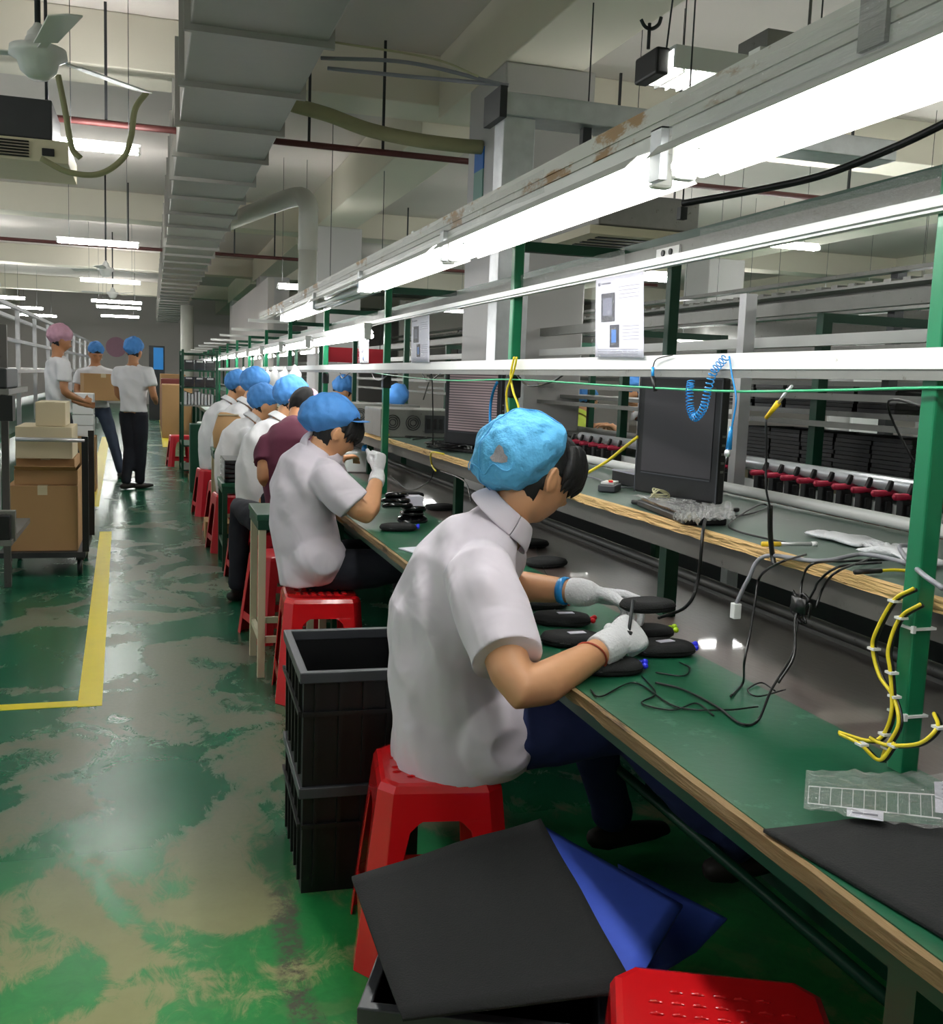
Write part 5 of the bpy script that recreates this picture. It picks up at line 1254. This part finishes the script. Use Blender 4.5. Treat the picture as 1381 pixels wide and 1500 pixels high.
# ================================================================ CABLES
def cable(pts, r, m, label, cat='cable', name='cable', seg=8, n=8): 
    bm = B(); tube(bm, pts, r, seg, n); return tag(obj(name, bm, m, smooth=True), label, cat)
def Z(px, py, z): return P(px, py, z=z)
def X(px, py, x): return P(px, py, x=x)
cable([X(1500, 573, 1.19), X(1381, 568, 1.19), X(1200, 572, 1.18), X(1060, 573, 1.18), X(900, 565, 1.18), X(750, 556, 1.18), X(650, 557, 1.185), X(560, 548, 1.19), X(520, 540, 1.2)], .0028, 'cable_green', 'thin green cord stretched along below the lower white rail')
cable([Z(1065, 757, 1.06), Z(1040, 752, 1.062), X(1030, 775, 1.235), X(1022, 850, 1.22), X(1005, 888, 1.20), P(965, 905, y=2.25)], .0042, 'cable_black', 'black cable running from the shelf edge down to the device in the gloved hands')
a = X(1066, 880, 1.2)
cable([Z(1340, 830, 1.07), Z(1318, 822, 1.075), Z(1262, 812, 1.06), Z(1200, 822, 1.055), X(1120, 815, 1.235), X(1095, 850, 1.22), X(1078, 885, 1.21)], .0045, 'cable_grey', 'thick grey cable ending in a white plug over the shelf edge')
bm = B(); p = X(1078, 886, 1.21); bx(bm, p.x-.009, p.x+.009, p.y-.009, p.y+.009, p.z-.030, p.z+.004); tag(obj('plug', bm, 'white_plastic', bevel=.002), 'white plug at the end of the thick grey cable', 'plug')
cable([X(1381, 862, 1.15), X(1350, 840, 1.17), Z(1325, 815, 1.08), Z(1318, 800, 1.09), Z(1338, 803, 1.08), Z(1330, 825, 1.07), Z(1318, 822, 1.07)], .0045, 'cable_grey', 'thick grey cable looping past the nearest post')
# black wires over edge: a bundle
for k, pts in enumerate((
    [Z(1300, 820, 1.056), Z(1240, 822, 1.056), Z(1190, 826, 1.06), X(1175, 850, 1.235), X(1172, 880, 1.22), X(1165, 930, 1.2), X(1160, 960, 1.18), X(1130, 1010, 1.14), Z(1110, 1055, .755), Z(1085, 1060, .755), Z(1050, 1035, .755), Z(1000, 1010, .755), Z(960, 1000, .755)],
    [Z(1290, 824, 1.056), Z(1230, 830, 1.058), X(1200, 850, 1.235), X(1192, 865, 1.23), X(1180, 885, 1.22), X(1165, 905, 1.2), X(1163, 960, 1.17), X(1140, 1000, 1.12)],
    [Z(1275, 818, 1.056), Z(1225, 838, 1.058), X(1205, 862, 1.235), X(1195, 890, 1.22)],
    [Z(1180, 812, 1.056), Z(1140, 825, 1.058), X(1113, 845, 1.235), X(1106, 880, 1.22), X(1098, 930, 1.2), X(1090, 970, 1.17), Z(1088, 1000, .756), Z(1070, 1020, .755)],
    [Z(1150, 795, 1.056), Z(1080, 778, 1.056), Z(1070, 765, 1.058), Z(1110, 740, 1.06), Z(1125, 742, 1.056), Z(1100, 752, 1.056), Z(1060, 758, 1.056)])):
    cable(pts, .0026, 'cable_black', ['black wire reaching from the shelf down across the green worktop', 'black wire twisted beside the long wire over the shelf edge', 'short black wire hanging over the shelf edge above the gap', 'black and clear wire dangling straight down left of the wire tangle', 'black cord curled on the shelf right of the dark monitor'][k])
# tangle at connector
p = X(1172, 890, 1.21); bm = B()
for k in range(4): tube(bm, [p+V((0, random.uniform(-.03, .03), random.uniform(-.03, .03))) for _ in range(6)], .0028, 6)
bx(bm, p.x-.008, p.x+.008, p.y-.02, p.y+.02, p.z-.01, p.z+.02); tag(obj('connector_bundle', bm, 'cable_black', smooth=True), 'tangled black connectors hanging below the shelf edge', 'connector')
for k, pts in enumerate((
    [Z(960, 985, .754), Z(1000, 990, .754), Z(1010, 978, .754), Z(995, 970, .754)], [Z(865, 1010, .754), Z(880, 1020, .754), Z(930, 1000, .754), Z(990, 1035, .754), Z(1060, 1040, .754), Z(1110, 1035, .754)],
    [Z(940, 990, .754), Z(960, 1015, .754), Z(940, 1030, .754), Z(985, 1040, .754), Z(1020, 1030, .754), Z(1045, 1048, .754)], [Z(800, 905, .754), Z(830, 870, .754), Z(800, 840, .754), Z(780, 790, .756)],
    [Z(1150, 1010, .754), Z(1110, 1020, .756), Z(1095, 1010, .754), Z(1115, 1000, .754), Z(1135, 1012, .754)])):
    cable(pts, .0018, 'cable_black', ['thin black lead curled beside the device with the long sticker', 'thin black lead winding lengthwise over the green worktop', 'thin black lead tangled below the blue-tipped device', 'thin black lead running behind the left forearm', 'small loop of thin lead on the worktop under the hanging wires'][k], 'lead', 'lead')
# yellow/black pair cables around nearest post
def yb(pts, lab):
    t = thing('twin_cable', lab, 'cable', pts[0]); p0 = V(pts[0])
    for m, o in (('cable_yellow', V((-.003, 0, 0))), ('cable_black', V((.003, 0, -.002)))):
        bm = B(); tube(bm, [V(p)+o for p in pts], .0032, 7); obj('strand', bm, m, t, True, smooth=True)
    for i in range(1, len(pts)-1, 2):
        bm = B(); c = V(pts[i]); bx(bm, c.x-.008, c.x+.008, c.y-.008, c.y+.008, c.z-.002, c.z+.002); obj('tie', bm, 'white_plastic', t, True)
yb([X(1340, 862, 1.195), X(1310, 880, 1.19), X(1285, 925, 1.18), X(1280, 950, 1.18), X(1290, 990, 1.18), X(1310, 1020, 1.18), X(1318, 1060, 1.17), X(1300, 1095, 1.16), X(1293, 1115, 1.15)], 'yellow and black twin cable looping widest left of the nearest post')
yb([X(1350, 885, 1.195), X(1320, 905, 1.19), X(1303, 950, 1.18), X(1306, 985, 1.18), X(1308, 1040, 1.175), X(1296, 1075, 1.17), X(1275, 1085, 1.15), X(1230, 1072, 1.12)], 'yellow and black twin cable running down close beside the nearest post to the worktop')
yb([X(1370, 1045, 1.20), X(1375, 1065, 1.17), X(1350, 1088, 1.15), X(1310, 1092, 1.15), X(1290, 1088, 1.15), X(1275, 1080, 1.14)], 'yellow and black twin cable tied round the foot of the nearest post')
yb([X(1232, 1075, 1.12), X(1262, 1090, 1.12), X(1290, 1113, 1.14), X(1312, 1088, 1.15)], 'yellow and black twin cable crossing the worktop in front of the post foot')
cable([Z(1270, 838, 1.056), Z(1310, 835, 1.06), Z(1345, 838, 1.06)], .003, 'cable_yellow', 'short yellow lead with black jack beside the nearer glove')
bm = B(); cyl(bm, Z(1252, 838, 1.06), Z(1290, 836, 1.06), .005, 8); tag(obj('jack_plug', bm, 'black_plastic', smooth=True), 'black jack plug on the short yellow lead', 'plug')
# yellow cables at post 2
cable([X(757, 523, 1.17), X(752, 545, 1.17), X(742, 575, 1.17), X(745, 610, 1.18), X(752, 640, 1.19)], .004, 'cable_yellow', 'yellow cable bending left down the post behind the torn cap')
cable([X(753, 523, 1.17), X(748, 550, 1.175), X(752, 575, 1.175), X(760, 600, 1.18), X(758, 640, 1.19)], .004, 'cable_yellow', 'yellow cable bending right down the post behind the torn cap')
cable([X(728, 560, 1.3), X(722, 575, 1.3), X(718, 600, 1.3), X(718, 650, 1.3)], .006, 'cable_blue', 'blue hose hanging beside the lit monitor')
cable([P(862, 692, y=3.0), P(890, 675, y=2.9), P(915, 655, y=2.8), P(934, 640, y=2.7)], .005, 'cable_yellow', 'yellow cable slanting up from the hair to the dark monitor')
cable([Z(830, 695, 1.06), Z(870, 700, 1.056), Z(900, 712, 1.056), Z(930, 714, 1.056)], .0025, 'cable_grey', 'thin white cord lying on the shelf left of the dark monitor')
cable([X(638, 690, 1.235), X(632, 680, 1.26), Z(632, 663, 1.056), Z(650, 665, 1.06)], .004, 'cable_yellow', 'short yellow cable dropping over the far shelf edge')
cable([X(620, 585, 1.3), X(628, 560, 1.25), X(632, 548, 1.2), X(634, 600, 1.24), X(634, 650, 1.26)], .003, 'cable_black', 'black cable hanging in front of the lit monitor')
cable([X(635, 690, 1.24), X(628, 705, 1.24), X(600, 718, 1.23), X(575, 700, 1.23)], .0025, 'cable_black', 'black wire sagging below the far shelf edge')
cable([X(645, 690, 1.24), X(680, 705, 1.24), X(690, 735, 1.2)], .003, 'cable_black', 'black wire dropping towards the collar of the nearest worker')
cable([X(1372, 600, 1.4), X(1300, 590, 1.6), X(1340, 680, 1.7), X(1360, 700, 1.8)], .003, 'cable_black', 'thin black wire hanging in front of the black trays')
bm = B()
for k in range(9):
    c_ = V((1.36+random.uniform(-.03, .08), 4.9+random.uniform(-.25, .3), 1.056)); tube(bm, [c_+V((random.uniform(-.09, .09), random.uniform(-.14, .14), random.uniform(0, .03))) for _ in range(6)], .0035, 5, 5)
tag(obj('cable_heap', bm, 'cable_black', smooth=True), 'heap of tangled black cables on the shelf left of the lit monitor', 'cables', kind='stuff')
for k, (y_, o_) in enumerate(((2.9, 0), (4.2, .02), (5.35, -.01), (6.4, .01))):
    cable([V((1.21, y_, 1.428)), V((1.19, y_+.1, 1.39+o_)), V((1.19, y_+.3, 1.375)), V((1.20, y_+.45, 1.41)), V((1.21, y_+.5, 1.428))], .003, 'cable_black', 'black wire sagging under the lower rail, %s from the near end' % ['first', 'second', 'third', 'fourth'][k])
# cable with yellow clip
a, b = X(1160, 565, 1.18), X(1122, 612, 1.18); t = thing('test_clip', 'yellow and chrome test clip hanging from the green cord', 'clip', a)
bm = B(); cyl(bm, a, a.lerp(b, .55), .003, 8); cyl(bm, a.lerp(b, .1)+V((0, .006, 0)), a.lerp(b, .5), .0025, 6); obj('jaw', bm, 'galv', t, True)
bm = B(); cyl(bm, a.lerp(b, .52), b, .006, 10, r2=.004); obj('sleeve', bm, 'yellow_plastic', t, True, smooth=True)
cable([b, X(1122, 680, 1.19), X(1122, 715, 1.19), X(1128, 745, 1.20)], .0022, 'cable_black', 'thin black wire hanging from the yellow test clip')
cable([X(1128, 740, 1.21), X(1128, 780, 1.22), X(1131, 812, 1.235), X(1134, 828, 1.232)], .0058, 'cable_black', 'thick bundled black cable hanging over the shelf edge below the clip')
# coiled blue cord
pts = catmull([X(1064, 522, 1.18), X(1045, 545, 1.175), X(1036, 575, 1.175), X(1030, 598, 1.175), X(1018, 612, 1.175), X(1011, 598, 1.175), X(1010, 575, 1.175), X(1012, 558, 1.18)], 14)
bm = B(); hel = []; n = len(pts); turns = 34
for i in range(turns*10+1):
    s_ = i/(turns*10)*(n-1); k = min(int(s_), n-2); f_ = s_-k; c = pts[k].lerp(pts[k+1], f_); tn = (pts[k+1]-pts[k]).normalized(); u, v = frame(tn, (1, 0, 0)); a_ = 2*PI*i/10
    hel.append(c+u*math.cos(a_)*.0085+v*math.sin(a_)*.0085)
loft(bm, hel, [.0014]*len(hel), 5, None, True, 0, False); tag(obj('coil_cord', bm, 'cable_blue', smooth=True), 'bright blue coiled wrist-strap cord looping in front of the dark monitor', 'cord')
t = thing('ground_strap', 'straight blue lead with metal snap hanging right of the coil cord', 'cord', X(1072, 560, 1.18))
bm = B(); tube(bm, [X(1068, 522, 1.18), X(1072, 550, 1.175), X(1078, 585, 1.175), X(1072, 625, 1.175), X(1068, 655, 1.175)], .002, 6); obj('lead', bm, 'cable_blue', t, True, smooth=True)
bm = B(); cyl(bm, X(1071, 625, 1.175), X(1067, 658, 1.175), .004, 8, r2=.007); obj('boot', bm, 'cable_blue', t, True, smooth=True)
bm = B(); c = X(1067, 664, 1.172); cyl(bm, c, c+V((-.006, 0, 0)), .008, 14); obj('snap', bm, 'galv', t, True, smooth=True)
t = thing('jack_clip', 'blue and black clip hanging below the lower rail left of the coil cord', 'clip', X(957, 550, 1.18)); bm = B(); cyl(bm, X(956, 538, 1.18), X(956, 552, 1.18), .004, 8); obj('sleeve', bm, 'cable_blue', t, True)
bm = B(); cyl(bm, X(956, 552, 1.18), X(960, 572, 1.18), .005, 8); tube(bm, [X(956, 538, 1.18), X(962, 526, 1.175), X(985, 520, 1.178)], .0015, 6); obj('clip_body', bm, 'black_plastic', t, True)
# ================================================================ INSTRUCTION SHEETS
def doc(c4, label, seed=1):
    t = thing('instruction_sheet', label, 'paper', c4[3]); cen = (c4[0]+c4[2])/2
    bm = B(); patch(c4, 0, 1, 0, 1, bm, 8, 0, 0); obj('page', bm, 'paper', t, True, mods=[('SOLIDIFY', dict(thickness=.0008))])
    o_ = V((-.0012, 0, 0)); c5 = [c+o_ for c in c4]; bm = B(); patch(c5, .13, .43, .20, .56, bm, 3); patch(c5, .32, .52, .60, .88, bm, 3)
    patch([c-V((.0004, 0, 0)) for c in c5], .17, .37, .26, .48, bm, 2, 0, 0, 1); patch([c-V((.0004, 0, 0)) for c in c5], .36, .46, .66, .82, bm, 2, 0, 0, 2); obj('photo', bm, ['ink_dark', 'ink', 'poster_blue'], t, True)
    bm = B()
    for q in range(4): patch(c5, .50, .93, .14+q*.045, .146+q*.045, bm, 1)
    for q in range(5): patch(c5, .58, .92, .62+q*.04, .626+q*.04, bm, 1)
    for q in range(3): patch(c5, .06, .9, .90+q*.028, .905+q*.028, bm, 1)
    patch(c5, .06, .11, .06, .10, bm, 1); patch(c5, .14, .34, .07, .09, bm, 1); obj('text_line', bm, 'ink', t, True)
    bm = B(); c6 = [c-V((.006, 0, 0)) for c in c4]; patch(c6, -.05, 1.03, -.03, 1.0, bm, 10, 0, .0); 
    for v in bm.verts: v.co.x += noise.noise(v.co*30)*.004
    obj('sleeve', bm, 'film_thin', t, True)
    return t
doc([X(873, 409, 1.178), X(943, 397, 1.178), X(943, 524, 1.178), X(872, 523, 1.178)], 'instruction sheet in a plastic sleeve hanging between the two white rails, nearest one')
doc([X(603, 466, 1.178), X(629, 461, 1.178), X(629, 531, 1.178), X(602, 531, 1.178)], 'second instruction sheet hanging farther along above the lit monitor')
doc([X(527, 500, 1.178), X(540, 498, 1.178), X(540, 532, 1.178), X(527, 532, 1.178)], 'smallest farthest instruction sheet hanging before the fourth post')
# ================================================================ SMALL TABLES, RACK, FAR CLUTTER
def table(x0, x1, y0, y1, h, label, leg='cream_plastic', top='mat_green', shelf=False):
    t = thing('side_table', label, 'table', ((x0+x1)/2, (y0+y1)/2, 0))
    bm = B(); bx(bm, x0, x1, y0, y1, h-.028, h); obj('tabletop', bm, top, t, True, bevel=.003)
    bm = B(); bx(bm, x0+.005, x1-.005, y0+.005, y1-.005, h-.07, h-.028); obj('apron', bm, 'green_dark', t, True)
    for x in (x0+.01, x1-.04):
        for y in (y0+.01, y1-.04):
            bm = B(); bx(bm, x, x+.032, y, y+.032, 0, h-.07); obj('leg', bm, leg, t, True)
    bm = B(); bx(bm, x0+.015, x1-.01, y0+.015, y0+.035, .16, .19); bx(bm, x0+.015, x0+.035, y0+.03, y1-.03, .16, .19); bx(bm, x0+.015, x1-.01, y1-.035, y1-.015, .16, .19); obj('stretcher', bm, leg, t, True)
    return t
table(.45, .78, 4.62, 5.05, .755, 'small green-topped table with pale legs right behind the second worker')
table(.46, .82, 7.24, 7.76, .62, 'low table holding the stack of black trays near the worker in maroon', leg='green_dark')
table(.47, .82, 8.45, 8.88, .76, 'green-topped table with beige legs beyond the tray table', leg='carton_pale')
for k in range(5):
    bm = B(); bx(bm, .48, .81, 7.27, 7.72, .622+k*.032, .622+k*.032+.028); tag(obj('parts_tray', bm, 'black_gloss', bevel=.006), 'glossy black tray in the stack on the low table, %s from the bottom' % ['first', 'second', 'third', 'fourth', 'fifth'][k], 'tray')
carton('carton', .50, .74, 7.80, 7.98, 0.0, .26, 'carton', 'brown carton on the floor between the tray table and the beige-legged table')
carton('carton', .42, .62, 8.6, 8.9, 0.0, .16, 'carton', 'small brown carton on the floor left of the beige table legs')
t = thing('paper_bag', 'brown paper sack standing on the beige-legged table', 'bag', (.60, 8.74, .761)); bm = B(); loft(bm, [(0, 0, 0), (0, 0, .12), (.01, 0, .22), (.02, .01, .27)], [(.11, .09), (.12, .09), (.10, .05), (.09, .02)], 12, (1, 0, 0)); obj('sack', bm, 'carton', t); bm = B(); bx(bm, -.08, .09, -.02, .02, .268, .28); obj('folded_top', bm, 'carton_pale', t)
t = thing('paper_stack', 'white papers lying on the beige-legged table beside the sack', 'papers', (.74, 8.60, .761)); bm = B(); bx(bm, -.07, .07, -.10, .10, 0, .01); obj('sheets', bm, 'paper', t); bm = B(); bx(bm, -.05, .06, -.08, .09, .01, .014); obj('top_sheet', bm, 'white_plastic', t)
# green rack with black bins
t = thing('storage_rack', 'tall dark green rack of shelves filled with black trays beside the aisle', 'rack', (.62, 14.4, 0))
for z in (.10, .42, .95, 1.18, 1.40, 1.62):
    bm = B(); bx(bm, .38, .82, 13.9, 15.0, z-.02, z); obj('shelf', bm, 'grey_steel' if z == .95 else 'green_dark', t, True)
for x in (.37, .80):
    for y in (13.88, 15.0):
        bm = B(); bx(bm, x, x+.03, y, y+.03, 0, 1.66); obj('upright', bm, 'green_dark', t, True)
for k, (z, m, nm) in enumerate(((1.181, 'black_gloss', 'lower shelf'), (1.401, 'black_gloss', 'upper shelf'))):
    for q in range(3):
        bm = B(); x = .405+q*.135; bx(bm, x, x+.12, 13.95, 14.6, z, z+.13); bx(bm, x+.02, x+.10, 13.945, 13.95, z+.10, z+.12, 1); tag(obj('parts_bin', bm, [m, 'alu'], bevel=.006), 'black parts bin on the rack\'s %s, %s' % (nm, ['left end', 'middle', 'right end'][q]), 'bin')
bm = B(); 
for q in range(9): bx(bm, .41+q*.042, .44+q*.042, 13.95, 14.5, .951, 1.10+random.uniform(-.02, .02))
tag(obj('file_folders', bm, 'alu', bevel=.003), 'grey folders standing on the middle shelf of the green rack', 'folders', kind='stuff')
for k in range(3):
    bm = B(); bx(bm, .55, .83, 13.2, 13.6, .28+k*.16, .28+k*.16+.15); tag(obj('white_box', bm, 'white_plastic', bevel=.02), 'white plastic box in the stack before the green rack, %s' % ['bottom one', 'middle one', 'top one'][k], 'box')
carton('carton', .45, .85, 13.2, 13.7, 0, .07, 'carton', 'flattened carton on the floor under the white boxes')
bm = B(); bx(bm, .55, .85, 13.25, 13.65, .071, .279); tag(obj('black_box', bm, 'black_plastic', bevel=.01), 'black box beneath the stack of white boxes', 'box')
bm = B(); bx(bm, .42, .82, 12.2, 12.5, .0, .78); tag(obj('green_cabinet', bm, 'green_dark', bevel=.01), 'dark green cabinet beside the aisle before the white boxes', 'cabinet')
# far end clutter
t = thing('wall_screen', 'small glowing blue screen on a dark stand at the far end of the aisle', 'screen', (.15, 30, 0)); bm = B(); bx(bm, -.10, .16, .0, .04, 1.40, 2.0); obj('panel', bm, 'screen_blue', t); bm = B(); bx(bm, -.22, .2, .04, .1, 0, 2.05); obj('stand', bm, 'dark_steel', t)
p = P(165, 505, y=40); bm = B(); cyl(bm, (p.x, 43.98, p.z), (p.x, 43.95, p.z), .4, 20); tag(obj('wall_sign', bm, 'cap_pink'), 'round pink notice on the distant back wall', 'sign')
for k in range(3):
    bm = B(); bx(bm, .2, .8, 22+k*2.2, 23.2+k*2.2, 0, 1.1+.1*k); tag(obj('pallet_load', bm, ['carton', 'rust_panel', 'carton'][k], bevel=.02), 'distant stacked load beyond the green rack, %s' % ['nearest', 'middle', 'farthest'][k], 'load')
t = thing('stacked_boxes', 'white boxes stacked beside the person in the pink cap', 'boxes', (-.72, 12.3, 0))
for k in range(4):
    bm = B(); bx(bm, -.84, -.62, 12.2, 12.5, .62+k*.12, .735+k*.12); obj('box_layer', bm, 'white_plastic', t, True, bevel=.006)
bm = B(); bx(bm, -.86, -.60, 12.15, 12.55, 0, .615); obj('base_box', bm, 'carton', t, True)
# hanging white bags with blue ties over the far bench
wb = None
for k in range(8):
    p = P(405+(k % 4)*17, 548+(k//4)*6, y=9.5+k*.6)
    bm = B(); loft(bm, [(0, 0, 0), (0, 0, .10), (0, 0, .20), (0, 0, .26)], [(.03, .05), (.06, .08), (.05, .06), (.015, .02)], 10, (1, 0, 0))
    for v in bm.verts: v.co *= 1+noise.noise(v.co*14+V((k, 0, 0)))*.3
    o = obj('hanging_bag', bm, 'white_plastic', smooth=True, center=False); o.location = (1.13, 8.6+k*.7, 1.18); tag(o, 'white plastic bag hung from the far lower rail', 'bag', 'white bags hung from the far rail')
# gloves holder etc
t = thing('red_banner', 'red banner strip hanging beyond the posts above the far worker', 'banner', (2.25, 11.95, 1.55)); bm = B(); bx(bm, 1.9, 2.6, 11.9, 11.92, 1.55, 1.72); obj('cloth', bm, 'red_sign', t, True)
for x in (1.95, 2.55):
    bm = B(); cyl(bm, (x, 11.91, 1.72), (x, 11.91, 4.3), .004, 6); obj('string', bm, 'dark_steel', t, True)
# far right grey/white panels
for k, (px0, px1, py0, py1, y, lab) in enumerate(((1260, 1320, 425, 470, 16, 'white wall panel at upper right behind the rack beams'), (1225, 1262, 440, 472, 16.5, 'grey wall panel left of the white one at upper right'))):
    a, b = P(px0, py1, y=y), P(px1, py0, y=y); bm = B(); bx(bm, a.x, b.x, y, y+.06, 0, b.z); tag(obj('partition_panel', bm, 'white_plastic' if k == 0 else 'column_paint'), lab, 'panel')
t = thing('white_workstation', 'white machine frame seen through the posts left of the dark monitor', 'machine', (4.3, 8.0, 0)); bm = B()
for x in (3.95, 4.5): bx(bm, x, x+.05, 7.9, 7.95, 0, 1.6)
bx(bm, 3.95, 4.55, 7.9, 7.95, 1.1, 1.15); bx(bm, 3.95, 4.55, 7.9, 7.95, 1.55, 1.6); obj('machine_frame', bm, 'white_plastic', t, True); bm = B(); bx(bm, 4.0, 4.5, 7.85, 8.2, .7, 1.1); obj('machine_case', bm, 'grey_steel', t, True)
# ================================================================ WORLD + VIEW
w = bpy.data.worlds.new('world'); bpy.context.scene.world = w; w.use_nodes = True
w.node_tree.nodes['Background'].inputs[0].default_value = (.9, .95, 1, 1); w.node_tree.nodes['Background'].inputs[1].default_value = .6
sc = bpy.context.scene
sc.view_settings.view_transform = 'Standard'; sc.view_settings.look = 'None'; sc.view_settings.gamma = 1; sc.view_settings.exposure = 0.0; sc.view_settings.use_curve_mapping = False
sc.cycles.use_denoising = True; sc.cycles.max_bounces = 8; sc.cycles.diffuse_bounces = 4; sc.cycles.transparent_max_bounces = 16; sc.cycles.sample_clamp_indirect = 6.0
